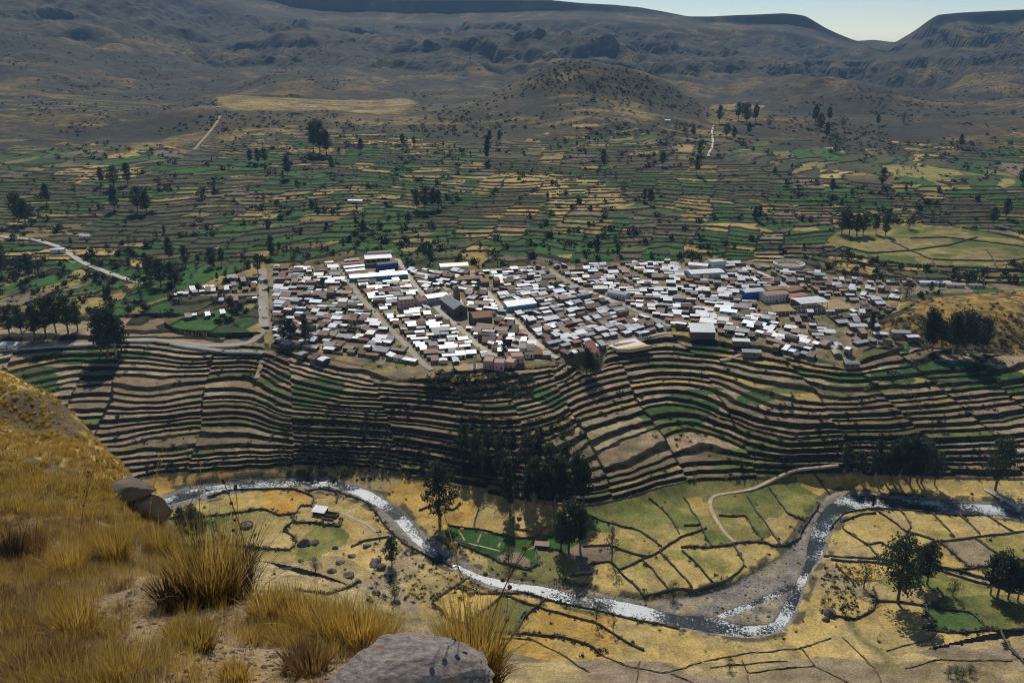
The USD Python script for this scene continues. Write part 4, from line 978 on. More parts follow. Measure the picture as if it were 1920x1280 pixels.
# pink school on the promontory: stepped wings with their own roofs
for i, (a, b, dp) in enumerate([((906,692),(924,694),11), ((926,694),(945,696),9), ((945,690),(962,692),12), ((960,682),(983,680),9)]):
    landmark('pink_building', f'pink flat roofed building on the promontory before the village, {["leftmost", "second from the left", "third from the left", "rightmost"][i]} of four', 'building', a, b, dp, 4.6 - .3 * i, 0, 'flat', 'plaster_pink', 'tile_pale', 2, .3)
p = spot(890, 691)
t = thing('monument', 'slim grey stone monument standing on the bare promontory', 'monument', None, p)
obj('plinth', box(0, 0, -.6, 2.4, 2.4, 1.4), 'concrete', t)
obj('shaft', trimesh.Trimesh(*(lambda a, b, h: ([[-a, -a, .8], [a, -a, .8], [a, a, .8], [-a, a, .8], [-b, -b, h], [b, -b, h], [b, b, h], [-b, b, h]], [[0, 1, 5], [0, 5, 4], [1, 2, 6], [1, 6, 5], [2, 3, 7], [2, 7, 6], [3, 0, 4], [3, 4, 7], [4, 5, 6], [4, 6, 7]]))(.8, .6, 8.2), process=False), 'concrete', t)
# plaza, ball court, bullring
def sheet(name, g, mat, label, catg, lift=.06, kind='structure', border=None):
    """Paving laid on the ground as a thin sheet of small triangles."""
    x0, y0, x1, y1 = g.bounds
    s = 1.6
    X, Y = np.meshgrid(np.arange(x0 - s, x1 + s, s), np.arange(y0 - s, y1 + s, s), indexing='ij')
    m = inside(g, X, Y)
    q = m[:-1, :-1] & m[1:, :-1] & m[1:, 1:] & m[:-1, 1:]
    idx = np.arange(X.size).reshape(X.shape)
    f = np.stack([idx[:-1, :-1], idx[1:, :-1], idx[1:, 1:], idx[:-1, 1:]], -1)[q]
    ids, inv = np.unique(f.ravel(), return_inverse=True)
    return tag(obj(name, (np.stack([X, Y, GROUND(X, Y) + lift], -1).reshape(-1, 3)[ids], inv.reshape(-1, 4)), mat), label, catg, None, kind)
sheet('plaza', PLAZA, 'court_white', 'pale paved village plaza beside the grey roofed church', 'plaza', .10)
sheet('school_yard', SCHOOLYARD, 'sand', 'yellow earth school yard around the sports roof', 'yard', .10)
t = thing('ball_court', 'pale concrete ball court with goal frames at the front edge of the village', 'sports court', None, spot(1182, 655))
cq = [spot(*c) - spot(1182, 655) for c in ((1135,646), (1190,636), (1211,652), (1158,662))]
cy = [spot(*c) - spot(1182, 655) for c in ((1158,662), (1211,652), (1222,659), (1180,668))]
zt = max(max(v[2] for v in cq), max(v[2] for v in cy)) + .15
def plate(q, z, th):
    return trimesh.creation.extrude_polygon(shapely.Polygon([(v[0], v[1]) for v in q]), th).apply_translation((0, 0, z - th))
obj('court', plate(cq, zt, 2.5), 'court_white', t); obj('apron', plate(cy, zt - .05, 2.4), 'sand', t)
for a, b in ((0, 3), (1, 2)):
    m = (cq[a] + cq[b]) / 2
    dirv = (cq[b] - cq[a])[:2] / np.linalg.norm((cq[b] - cq[a])[:2])
    parts = [box(m[0] + s * 1.6 * dirv[0], m[1] + s * 1.6 * dirv[1], zt, .15, .15, 3.6) for s in (-1, 1)]
    parts += [box(m[0], m[1], zt + k, 3.3, .15, .15, math.atan2(dirv[1], dirv[0])) for k in (2.2, 3.6)]
    obj('goal_frame', cat(parts), 'steel', t)
c = spot(1479, 498)
t = thing('bullring', 'round pale walled bullring with a sandy floor behind the village', 'bullring', None, c)
def ring(r0, r1, z0, z1, n=48):
    a = np.linspace(0, 2 * math.pi, n, endpoint=False)
    v = np.vstack([np.c_[r * np.cos(a), r * np.sin(a), np.full(n, z)] for r, z in ((r0, z0), (r1, z0), (r1, z1), (r0, z1))])
    f = []
    for i in range(n):
        j = (i + 1) % n
        for k in range(4):
            l = (k + 1) % 4
            f += [[k * n + i, k * n + j, l * n + j], [k * n + i, l * n + j, l * n + i]]
    return trimesh.Trimesh(v, np.array(f), process=False)
obj('outer_wall', ring(12.6, 13.6, -2, 2.5), 'concrete', t); obj('stand', ring(10.6, 12.58, -2, 1.8), 'concrete', t); obj('step', ring(9.4, 10.58, -2, 1.1), 'concrete', t); obj('arena_floor', ring(.01, 9.38, -.5, .35), 'sand', t)
FREE.append(shapely.Point(c[0], c[1]).buffer(16))
# red and white school front wall
m_, rz_, L_ = span((1450, 592), (1606, 581))
t = thing('school_wall', 'dark red school wall with pale piers along the front of the yard', 'wall', None, m_, rz_)
n = 22
for i in range(n):
    obj('pier', box(-L_ / 2 + i * L_ / (n - 1), 0, -1.2, .5, .5, 3.9), 'plaster', t)
    if i < n - 1:
        obj('panel', box(-L_ / 2 + (i + .5) * L_ / (n - 1), 0, -1.2, L_ / (n - 1) - .52, .25, 3.4), 'brick_red', t)
# outlying houses, each placed by hand
OUT = [
 (14,657,14,7,'tin_bright','plaster','white roofed house at the left edge of the photograph beside the road'),
 (159,448,10,6,'tin_bright','plaster','lone white roofed house among the fields at far left'),
 (107,474,12,5,'tin_bright','plaster','low white shed among the yellow fields at far left'),
 (666,381,16,5,'tin_bright','plaster','lone long white shed among the fields behind the village'),
 (1252,229,9,6,'tin_bright','plaster','lone white roofed hut on the far hillside'),
 (1598,692,9,5,'tin_grey','adobe','lone grey roofed hut at the right edge of the terraces'),
 (1690,633,12,6,'tin_grey','adobe','grey roofed house on the dry bank under the knoll trees'),
 (1712,641,8,5,'tin_bright','adobe','small white roofed hut beside the knoll trees'),
 (1652,633,9,5,'tin_bright','adobe','white roofed hut among the ruined yards below the knoll'),
 (1610,620,12,7,'tin_bright','adobe','white gabled house beside the slim dark tree near the knoll'),
 (1410,672,12,6,'tin_grey','adobe','grey roofed house at the corner of the front terraces'),
 (1390,652,11,6,'tin_bright','adobe','white roofed house above the front terraces'),
 (1740,536,13,6,'tin_bright','plaster','white roofed house on the flat behind the knoll, leftmost of its row'),
 (1770,537,12,6,'tin_bright','plaster','white roofed house on the flat behind the knoll, second of its row'),
 (1792,540,14,6,'tile_pale','plaster','pale roofed house on the flat behind the knoll, third of its row'),
 (1830,541,10,5,'tile_pale','plaster','pale roofed house on the flat behind the knoll, rightmost of its row'),
]
for px, py, L, D, rm, wm, lab in OUT:
    p = spot(px, py)
    house('house', lab, None, p[0], p[1] + D / 2, random.uniform(-.15, .2), L, D, 2.8, 13, 'gable', wm, rm, 1)
    FREE.append(shapely.Point(p[0], p[1]).buffer(10))
# the farmstead by the river: open tin shed above a walled yard
p = spot(605, 964)
t = thing('farm_shed', 'small farm shed with a tilted white tin roof and walled yard beside the river', 'shed', None, p, -.25)
obj('roof', slab(-2.6, 2.3, 2.9, 3.3, 7.5, .12, -1.5), 'tin_bright', t)
obj('back_wall', box(-1.5, 2.4, -.5, 6.8, .5, 3.2), 'adobe_dark', t)
for s in (-4.6, 1.6):
    obj('side_wall', box(s, .2, -.5, .5, 3.9, 2.7), 'adobe_dark', t)
for k, b_ in enumerate([(5, -1.9, 7, .5), (8.4, 0, .5, 3.4), (5, 1.9, 7, .5), (1.9, -3.4, .5, 2.4), (5, -4.6, 6.6, .5)]):
    obj('yard_wall', box(b_[0], b_[1], -.5, b_[2], b_[3], 2.0 - .1 * k), 'adobe', t)
p = spot(1016, 1026)
house('field_hut', 'tiny clay roofed hut at the edge of the green crop plots', None, p[0], p[1], -.12, 6.5, 2.6, 1.9, 12, 'shed', 'adobe_dark', 'tile_pale', 0)
p = spot(463, 986)
t = thing('stone_corral', 'small round stone corral with a dark thatch in the pasture near the river', 'corral', None, p)
obj('corral_wall', ring(2.6, 3.3, -.5, 1.4, 18), 'stone_dark', t)
obj('thatch', trimesh.creation.cone(2.4, 1.6, sections=14).apply_translation((0, 0, 1.0)), 'roof_brown', t)
# bridge at the right edge
a, b = spot(1846, 916), spot(1912, 962)
m_ = (a + b) / 2; L_ = float(np.hypot(*(b - a)[:2])); 
t = thing('bridge', 'narrow pale footbridge crossing the river at the right edge', 'bridge', None, (m_[0], m_[1], 2.6), math.atan2(b[1] - a[1], b[0] - a[0]))
obj('deck', box(0, 0, 0, L_, 2.6, .4), 'concrete', t)
for s in (-1, 1):
    obj('railing', cat([box(0, s * 1.25, 1.2, L_, .08, .08)] + [box(x, s * 1.25, .4, .08, .08, .8) for x in np.linspace(-L_ / 2 + .2, L_ / 2 - .2, 12)]), 'steel', t)
for x in (-L_ / 2 + 1, 0, L_ / 2 - 1):
    obj('pier', box(x, 0, -4, 1.2, 2.2, 4), 'concrete', t)
# two cars on the road at the left of the village
for i, (px, py, lab) in enumerate([(491, 557, 'white car parked on the left road beside the village, the farther of two'), (488, 580, 'white car on the left road beside the village, the nearer of two')]):
    p = spot(px, py)
    t = thing('car', lab, 'car', None, (p[0], p[1], p[2] + .2), math.radians(105))
    prof = [(-2.1, .35), (2.1, .35), (2.15, .8), (1.2, .95), (.7, 1.45), (-1.2, 1.45), (-1.9, .95), (-2.15, .85)]
    body = trimesh.creation.extrude_polygon(shapely.Polygon(prof), 1.7)
    body.apply_transform(trimesh.transformations.rotation_matrix(math.pi / 2, [1, 0, 0])); body.apply_translation((0, .85, 0))
    obj('body', body, 'car_white', t)
    obj('side_window', box(-.2, .86, 1.0, 1.6, .03, .35), 'car_glass', t); obj('side_window', box(-.2, -.86, 1.0, 1.6, .03, .35), 'car_glass', t)
    for x in (-1.3, 1.3):
        for s in (-1, 1):
            wl = trimesh.creation.cylinder(.33, .22, sections=14); wl.apply_transform(trimesh.transformations.rotation_matrix(math.pi / 2, [1, 0, 0])); wl.apply_translation((x, s * .78, .33))
            obj('wheel', wl, 'rubber', t)

# ------------------------------------------------------------------ the ordinary houses, block by block and row by row
FREE_U = shapely.union_all(FREE)
ROWS = {}
rg = np.random.default_rng(23)
HOUSES = []
ORD = ['first', 'second', 'third', 'fourth', 'fifth', 'sixth', 'seventh', 'eighth', 'ninth', 'tenth', 'eleventh', 'twelfth', 'thirteenth', 'fourteenth', 'fifteenth', 'sixteenth', 'seventeenth', 'eighteenth', 'nineteenth', 'twentieth', 'twenty-first', 'twenty-second', 'twenty-third', 'twenty-fourth', 'twenty-fifth', 'twenty-sixth', 'twenty-seventh', 'twenty-eighth', 'twenty-ninth', 'thirtieth'] + [f'number {i}' for i in range(31, 60)]
VIL_IN = VILLAGE.buffer(-2)
YARDS = []
for A, B, bn, dens in BLOCKS:
    qa, qb = ST[A], ST[B]
    la, lb = qa[1][-1], qb[1][-1]
    nrow = int((la + lb) / 2 / 7.1)
    for r in range(nrow):                       # counted from the front of the village
        f = 1 - (r + .5) / nrow
        a, b = along(qa, f * la), along(qb, f * lb)
        d = b - a
        wdt = float(np.hypot(*d)); e = d / wdt; nrm = np.array([-e[1], e[0]])
        rz = math.atan2(e[1], e[0])
        x = 4.0 + rg.uniform(0, 1.5)
        row = []
        while x < wdt - 7.5:
            L = float(rg.choice([4.2, 5.4, 6.8, 8.6, 11.5], p=[.24, .3, .24, .15, .07])) * rg.uniform(.9, 1.1)
            L = min(L, wdt - 3.6 - x)
            D = rg.uniform(3.5, 4.9)
            c = a + e * (x + L / 2) + nrm * rg.uniform(-1.1, 1.1)
            ok = shapely.contains_xy(VIL_IN, *c) and not shapely.contains_xy(FREE_U, *c) and FREE_U.distance(shapely.Point(*c)) > L * .42
            if ok and rg.random() < dens:
                turn = rg.random() < .14
                row.append((c, rz + (math.pi / 2 if turn else 0) + rg.normal(0, .03), min(L, 8.5) if turn else L, D if not turn else min(D, 5.5)))
            elif ok and rg.random() < .75:
                YARDS.append((c, rz, L, bn, r))
            x += L + float(rg.choice([.3, 1.2, 3.0, 5.5], p=[.42, .25, .22, .11]))
        for i, h_ in enumerate(row):
            HOUSES.append((*h_, bn, r, i))
# short rows outside the street grid
EXTRA = [('row by the left road', [(322,556),(480,543)], 13), ('row by the left road', [(345,549),(480,533)], 12), ('row by the left road', [(400,566),(482,562)], 7), ('lone front row of the left bank', [(345,598),(420,590)], 6), ('row behind the left road', [(410,528),(485,522)], 4),
         ('front edge row', [(560,668),(640,694)], 6), ('front corner row', [(1060,668),(1110,660)], 5), ('lane front row', [(1072,655),(1128,648)], 5), ('terrace edge row', [(1440,650),(1530,672)], 7), ('terrace edge row', [(1500,640),(1600,668)], 8), ('far right row', [(1660,532),(1730,534)], 7), ('far right row', [(1590,541),(1690,550)], 9), ('far right row', [(1560,527),(1650,533)], 8), ('far right row', [(1610,556),(1685,562)], 7), ('knoll foot row', [(1600,590),(1680,580)], 6), ('knoll foot row', [(1560,606),(1640,604)], 6)]
er = {}
for bn, ln, n in EXTRA:
    q = ground_at([ln[0][0], ln[1][0]], [ln[0][1], ln[1][1]], GROUND, 60.0)
    e = (q[1] - q[0])[:2]; rz = math.atan2(e[1], e[0]); r = er.get(bn, 0); er[bn] = r + 1
    k = 0
    for i in range(n):
        c = q[0][:2] + e * (i + .5) / n + rg.normal(0, 1.0, 2)
        L = min(np.hypot(*e) / n * .9, 12) * rg.uniform(.7, 1.0)
        if rg.random() < .9 and not shapely.contains_xy(FREE_U, *c):
            HOUSES.append((c, rz + rg.normal(0, .05), L, rg.uniform(4.5, 6.2), bn, r, k)); k += 1
# no two houses may stand in one another
HOUSES.sort(key=lambda h: h[0][1])
done, tree_pts = [], []
for h in HOUSES:
    c, rz, L, D = h[:4]
    g = shapely.affinity.translate(shapely.affinity.rotate(shapely.box(-L / 2, -D / 2, L / 2, D / 2), math.degrees(rz), origin=(0, 0)), *c)
    if any(abs(o[0][1] - c[1]) < 16 and abs(o[0][0] - c[0]) < 16 and o[2].intersects(g) for o in done):
        continue
    done.append((c, h, g))
HOUSES = [o[1] for o in done]
HOUSE_AREA = shapely.union_all([o[2] for o in done]).union(FREE_U)
count = {'tin_roofed_house': 0, 'clay_roofed_house': 0}
LOOK = {'tin_dull': 'dull white tin roofed', 'tin_bright': 'white tin roofed', 'tin_grey': 'grey tin roofed', 'tin_rust': 'rusty tin roofed', 'tin_blue': 'pale blue tin roofed', 'tile_clay': 'terracotta roofed', 'tile_pale': 'pale clay roofed', 'roof_brown': 'brown roofed'}
rest_w, rest_r = [], {}
seen_rows = {}
for c, rz, L, D, bn, r, i in HOUSES:
    k = (bn, r)
    i = seen_rows.get(k, 0); seen_rows[k] = i + 1
for_idx = {}
byrow = {}
for h in HOUSES:
    byrow.setdefault((h[4], h[5]), []).append(h)
for k in byrow:
    byrow[k].sort(key=lambda h: h[0][0])
for h in HOUSES:
    c, rz, L, D, bn, r, _ = h
    i = [id(q) for q in byrow[(bn, r)]].index(id(h))
    tin = rg.random() < (.63 if 'knoll' not in bn and 'school' not in bn else .5)
    roofm = str(rg.choice(['tin_bright', 'tin_dull', 'tin_grey', 'tin_blue'], p=[.64, .20, .10, .06]) if tin else rg.choice(['roof_brown', 'tin_rust', 'tile_pale', 'tile_clay'], p=[.42, .22, .26, .10]))
    wallm = str(rg.choice(['adobe', 'adobe_dark', 'plaster', 'brick_red', 'plaster_pink', 'plaster_teal'], p=[.48, .27, .14, .07, .025, .015]))
    style = str(rg.choice(['gable', 'shed'], p=[.62, .38]))
    two = rg.random() < .07
    hgt = rg.uniform(1.9, 2.5) if not two else rg.uniform(4.2, 4.9)
    pitch = rg.uniform(9, 19) if tin else rg.uniform(13, 24)
    name = 'tin_roofed_house' if tin else 'clay_roofed_house'
    count[name] += 1
    if count[name] <= 300:
        rowname = f'{ORD[min(r, 39)]} row of {bn}' if (bn, 1) in byrow or r else bn
        lab = f'{LOOK[roofm]} house, {ORD[i]} from left in {rowname}'
        house(name, lab, f'{LOOK[roofm].split()[0]} roofed houses of the village', c[0], c[1], rz, L, D, hgt, pitch, style, wallm, roofm, 2 if (c[1] < 640 or two) else 0)
    else:
        w, rr = house_parts(L, D, hgt, pitch, style)
        M = trimesh.transformations.translation_matrix((c[0], c[1], float(GROUND(c[0], c[1])))) @ trimesh.transformations.rotation_matrix(rz, [0, 0, 1])
        w.apply_transform(M); rr.apply_transform(M)
        rest_w.append(w); rest_r.setdefault(roofm, []).append(rr)
if rest_w:
    t = thing('farther_houses', 'farther small houses filling the back of the village', 'houses', kind='stuff')
    obj('walls', cat(rest_w), 'adobe', t)
    for k, v in rest_r.items():
        obj('roofs', cat(v), k, t)
# yard walls of sun-dried earth
nw = 0
for (c, rz, L, bn, r) in YARDS[:150]:
    e = np.array([math.cos(rz), math.sin(rz)]); n_ = np.array([-e[1], e[0]])
    segs = [(c - n_ * 3.6, rz, L + 1), (c - e * L / 2, rz + math.pi / 2, 6.5), (c + e * L / 2, rz + math.pi / 2, 6.5)][:int(rg.integers(1, 4))]
    ms = []
    z0 = float(GROUND(c[0], c[1]))
    for q, a, l in segs:
        m = box(0, 0, -1.2, l, .45, 3.0 + rg.uniform(-.4, .3), a); m.apply_translation((q[0] - c[0], q[1] - c[1], float(GROUND(q[0], q[1])) - z0))
        ms.append(m)
    t = thing('yard_wall', f'brown earth yard wall between the houses of the {bn}', 'wall', f'yard walls of the {bn}', (c[0], c[1], z0))
    for m in ms:
        obj('wall_run', m, 'adobe', t)

# ------------------------------------------------------------------ dry stone walls of the river flats
def ribbon(q, width, height, seed, below=.5):
    """A ragged stone wall along a ground line."""
    d = np.r_[0, np.cumsum(np.hypot(*np.diff(q[:, :2], axis=0).T))]
    n = max(2, int(d[-1] / 1.4) + 1)
    s = np.linspace(0, d[-1], n)
    x, y = np.interp(s, d, q[:, 0]), np.interp(s, d, q[:, 1])
    rr = np.random.default_rng(seed)
    x, y = x + ndimage.gaussian_filter1d(rr.normal(0, .9, n), 2), y + ndimage.gaussian_filter1d(rr.normal(0, .9, n), 2)
    tx, ty = np.gradient(x), np.gradient(y)
    l = np.hypot(tx, ty) + 1e-9
    nx, ny = -ty / l, tx / l
    z = GROUND(x, y)
    v = []
    for off, hh in ((-.5, -below), (-.42, .75), (-.2, 1.0), (.2, 1.0), (.42, .75), (.5, -below)):
        k = rr.normal(0, .10, n)
        v.append(np.stack([x + nx * (off * width + k), y + ny * (off * width + k), z + (hh * height if hh > 0 else hh) + (rr.normal(0, .13, n) if hh > 0 else 0)], -1))
    V = np.concatenate(v)
    f = []
    for k in range(5):
        a = np.arange(n - 1) + k * n
        f.append(np.stack([a, a + 1, a + n + 1, a + n], -1))
    f = np.vstack(f)
    m = trimesh.Trimesh(V, np.vstack([f[:, [0, 2, 1]], f[:, [0, 3, 2]]]), process=False)
    caps = [[0, n, 2 * n], [0, 2 * n, 3 * n], [0, 3 * n, 4 * n], [0, 4 * n, 5 * n]]
    m.faces = np.vstack([m.faces, [[c[0], c[1], c[2]] for c in caps], [[c[0] + n - 1, c[2] + n - 1, c[1] + n - 1] for c in caps]])
    return m
REG = [('among the straw fields right of the river', lambda x, y: x > 1535), ('on the meadows below the terraces', lambda x, y: 1090 < x <= 1545 and y < 1125), ('beside the dark green crop plots', lambda x, y: 780 < x <= 1090 and y < 1090), ('among the golden fields on the near river bank', lambda x, y: x > 780), ('in the pasture by the river farm shed', lambda x, y: True)]
groups = {}
for i, l in enumerate(FLAT_WALLS):
    mx, my = np.mean(l, axis=0)
    rn = next(n for n, f in REG if f(mx, my))
    groups.setdefault(rn, []).append((mx, i))
for rn, lst in groups.items():
    lst.sort()
    for k, (mx, i) in enumerate(lst):
        m = ribbon(FLAT_XY[i], .75, .9, 100 + i)
        tag(obj('dry_stone_wall', m, 'stone_dark'), f'dry stone wall {rn}, {ORD[k]} from left', 'wall', f'dry stone walls {rn}')

PASTURE = [('rising from the bullring corner', [(1533,477),(1580,463),(1630,475),(1707,470),(1780,460),(1830,445)]), ('along the green strip', [(1580,483),(1640,497),(1747,498),(1920,507)]), ('at its far top edge', [(1707,447),(1773,445),(1920,463)]),
 ('running through its middle', [(1673,453),(1707,470),(1747,487),(1880,490),(1920,485)]), ('short and straight at its left', [(1640,497),(1700,520)]), ('dropping towards the knoll houses', [(1747,487),(1760,510),(1830,528)]), ('along its near edge', [(1600,515),(1690,522),(1780,527),(1920,530)]), ('short and steep at its right', [(1850,468),(1870,502)])]
for i, (w, l) in enumerate(PASTURE):
    tag(obj('field_wall', ribbon(line_xy(l, 8.0), 1.3, 1.1, 300 + i), 'stone_dark'), f'dark field wall in the yellow pasture, {w}', 'wall')

BANKS = ['rightmost of the ploughed strips', 'upper edge of the ploughed strips', 'short bank at the lower edge', 'edge beside the green gully', 'bank in the middle of the strips', 'lowest bank of the strips', 'bank left of the strips', 'thin bank across the strips', 'curved edge of the straw field', 'bank under the straw field', 'lower side of the gully', 'long bank below the golden fields']
for i, l in enumerate(SLOPE_LINES):
    tag(obj('earth_bank', ribbon(line_xy(l, 8.0), .6, .35, 400 + i), 'path_earth'), f'low earth bank on the near slope, {BANKS[i]}', 'earth bank')
# ------------------------------------------------------------------ roads and paths
def road(name, label, line, width, mat='road_dirt', lift=.09, height=None, kind='structure', catg='road'):
    q = dense(line, 6.0)
    p = ground_at(q[:, 0], q[:, 1], GROUND, 60.0)
    x, y = ndimage.gaussian_filter1d(p[:, 0], 1.5), ndimage.gaussian_filter1d(p[:, 1], 1.5)
    d = np.r_[0, np.cumsum(np.hypot(np.diff(x), np.diff(y)))]
    n = max(3, int(d[-1] / 1.2)); s = np.linspace(0, d[-1], n)
    x, y = np.interp(s, d, x), np.interp(s, d, y)
    tx, ty = np.gradient(x), np.gradient(y); l = np.hypot(tx, ty) + 1e-9
    nx, ny = -ty / l, tx / l
    w = width * (1 + .25 * (n2(x, y, 9, 151, 2) - .5))
    zc = ndimage.gaussian_filter1d(np.maximum.reduce([GROUND(x + nx * w * k, y + ny * w * k) for k in (-.5, -.25, 0, .25, .5)]), 4) + lift
    rows = []
    for k, dz in ((-.62, -1.0), (-.5, 0), (-.17, .03), (.17, .03), (.5, 0), (.62, -1.0)):
        rows.append(np.stack([x + nx * w * k, y + ny * w * k, zc + dz], -1))
    V = np.concatenate(rows); f = []
    for k in range(5):
        a = np.arange(n - 1) + k * n
        f.append(np.stack([a, a + 1, a + n + 1, a + n], -1))
    return tag(obj(name, (V, np.vstack(f)[:, ::-1]), mat), label, catg, None, kind)
paint('road_dirt', (.43, .385, .315), 0.95, 0, 0.2, 0.12)
paint('path_dirt', (.36, .29, .19), 0.95, 0, 0.3, 0.3)
road('road', 'pale dirt road running up the left side of the village', [(491,500),(493,540),(493,580),(495,620)], 6.5)
road('road', 'pale dirt road curving left from the village along the terrace top', [(495,617),(488,630),(470,642),(430,648),(380,647),(330,640),(290,637),(240,638),(180,644),(100,649),(0,655),(-60,658)], 6.0)
road('road', 'pale dirt track joining the village front to the curving road', [(318,642),(360,652),(420,658),(470,660),(500,661)], 4.5)
road('path', 'dirt lane dropping from the road end down the terraces', [(494,662),(488,690),(480,715)], 2.8, 'path_dirt', catg='path')
road('road', 'grey dirt road winding through the fields at far left', [(-40,440),(20,446),(70,450),(110,462),(126,472),(150,490),(200,510),(240,524),(275,533)], 5.5)
road('street', 'long straight dirt street between roadside and sports hall blocks', [(634,492),(649,514),(660,535),(675,557),(688,571),(707,591),(720,608),(742,627),(761,646),(780,668),(797,686),(815,696)], 4.5)
road('street', 'long straight dirt street from the back edge to the promontory', [(742,481),(757,503),(769,522),(780,537),(795,554),(810,568),(826,582),(842,598),(859,612),(876,628),(890,643),(914,659),(935,671)], 4.5)
road('street', 'long straight dirt street right of the brown hall', [(880,512),(905,540),(931,566),(948,587),(969,604),(986,623),(1003,640),(1022,657),(1050,676)], 4.5)
road('street', 'long dirt street entering the village from the bend in the back road', [(1026,501),(1048,518),(1072,533),(1108,547),(1136,558),(1170,572),(1215,592),(1240,604),(1262,615)], 4.5)
road('street', 'dirt street left of the school yard', [(1392,496),(1442,518),(1490,545)], 4.0)
road('road', 'dirt road along the back edge of the village', [(775,517),(815,513),(860,512),(917,507),(969,501),(1026,501)], 4.5)
road('street', 'short dirt street from the back road to the plaza', [(813,514),(823,528),(845,547)], 4.5)
road('road', 'pale street along the front of the left row of houses', [(372,553),(430,553),(488,552)], 4.0)
road('street', 'dirt street along the front wall above the ball court', [(1100,655),(1160,640),(1262,622)], 4.0)
road('path', 'earth track running beside the meadow fields to the terraces', [(1387,1023),(1363,1003),(1345,978),(1335,960),(1328,938),(1337,928),(1375,923),(1413,917),(1453,897),(1493,880),(1547,877),(1575,873)], 2.0, 'path_dirt', catg='path')
road('path', 'walled track crossing the straw fields right of the river', [(1550,1046),(1620,1049),(1673,1056),(1743,1066),(1800,1080),(1847,1090),(1925,1110)], 2.6, 'path_dirt', catg='path')
road('path', 'diagonal track climbing to the terraces from the front of the village', [(1345,678),(1370,672),(1400,660),(1425,655)], 3.0, 'path_dirt', catg='path')
road('path', 'thin pale trail climbing the hill behind the fields at left', [(360,285),(385,258),(400,240),(412,222),(415,212)], 3.5, 'path_dirt', .7, catg='path')
road('path', 'thin pale trail climbing beside the central hill', [(1328,300),(1328,288),(1340,268),(1332,250),(1340,232)], 3.0, 'road_dirt', .9, catg='path')
road('path', 'pale path on the terraces at the right edge', [(1885,850),(1905,848),(1930,842)], 3.0, 'road_dirt', catg='path')
road('stream', 'narrow pale irrigation stream beside the river farm', [(634,958),(655,968),(680,978),(700,990),(710,1003)], 1.2, 'road_dirt', catg='stream')

for l, w in (([(858,990),(866,1003),(873,1017)], 'first from left'), ([(903,997),(898,1010),(893,1021)], 'second from left'), ([(874,1018),(905,1024),(942,1034)], 'crossing below'), ([(985,1032),(1000,1026),(1008,1022)], 'last at right'), ([(940,1015),(934,1024),(930,1030)], 'short one in the middle')):
    road('path', f'thin dry path between the dark green crop plots, {w}', l, .9, 'path_dirt', .05, catg='path')
# ------------------------------------------------------------------ plants: materials and kinds
def leaf(name, col, trans, var=0.35):
    usdkit.material(stage, f'/World/Looks/{name}', {
        'g': ('geometry', {}), 'oi': ('object_info', {}), 'm': ('map_range', {'from_min': 0, 'from_max': 1, 'to_min': 1 - var, 'to_max': 1 + var}), 'm2': ('map_range', {'from_min': 0, 'from_max': 1, 'to_min': .75, 'to_max': 1.25}),
        'k': ('math', {'math_type': 'multiply'}), 'v': ('vector_math', {'math_type': 'scale', 'vector1': col}),
        'd': ('principled_bsdf', {'roughness': .6, 'specular_ior_level': .25}), 't': ('translucent_bsdf', {}), 'x': ('mix_closure', {'fac': trans})},
        [('g.random_per_island', 'm.value'), ('oi.random', 'm2.value'), ('m.result', 'k.value1'), ('m2.result', 'k.value2'), ('k.value', 'v.scale'), ('v.vector', 'd.base_color'), ('v.vector', 't.color'), ('d.BSDF', 'x.closure1'), ('t.BSDF', 'x.closure2')], surface='x.closure')
leaf('leaf_eucalyptus', (.075, .105, .042), .32)
leaf('leaf_dark', (.056, .082, .03), .3)
leaf('leaf_shrub', (.055, .075, .022), .25)
leaf('leaf_scrub', (.050, .045, .020), .15)
leaf('leaf_dry', (.17, .12, .05), .2)
leaf('grass_gold', (.66, .44, .095), .5, .35)
leaf('grass_straw', (.68, .52, .22), .5, .3)
leaf('grass_brown', (.36, .20, .08), .45, .4)
leaf('grass_dead', (.15, .12, .10), .2, .5)
paint('bark', (.13, .105, .08), .9, 0, .3, 2.0)
paint('bark_pale', (.24, .21, .17), .9, 0, .3, 2.0)
def leaves(centres, radii, n, size, rg, flat=1.0, droop=0.0):
    """Many small leaf-clump faces spread through round clumps."""
    c = np.repeat(np.asarray(centres, float), n, 0); r = np.repeat(np.asarray(radii, float), n)
    d = rg.normal(size=(len(c), 3)); d /= np.linalg.norm(d, axis=1)[:, None]
    p = c + d * (r * rg.uniform(.35, 1.05, len(c)) ** .6)[:, None] * [1, 1, flat]
    nrm = d * .6 + rg.normal(size=d.shape) * .8; nrm /= np.linalg.norm(nrm, axis=1)[:, None]
    a = np.cross(nrm, rg.normal(size=d.shape)); a /= np.linalg.norm(a, axis=1)[:, None]
    b = np.cross(nrm, a)
    s = size * rg.uniform(.6, 1.4, len(c))[:, None]
    v = np.stack([p - a * s * .5, p + b * s * .42 - [0, 0, droop * size], p + a * s * .5, p - b * s * .42], 1).reshape(-1, 3)
    i = np.arange(len(c))[:, None] * 4
    return trimesh.Trimesh(v, np.vstack([i + [0, 1, 2], i + [0, 2, 3]]), process=False)
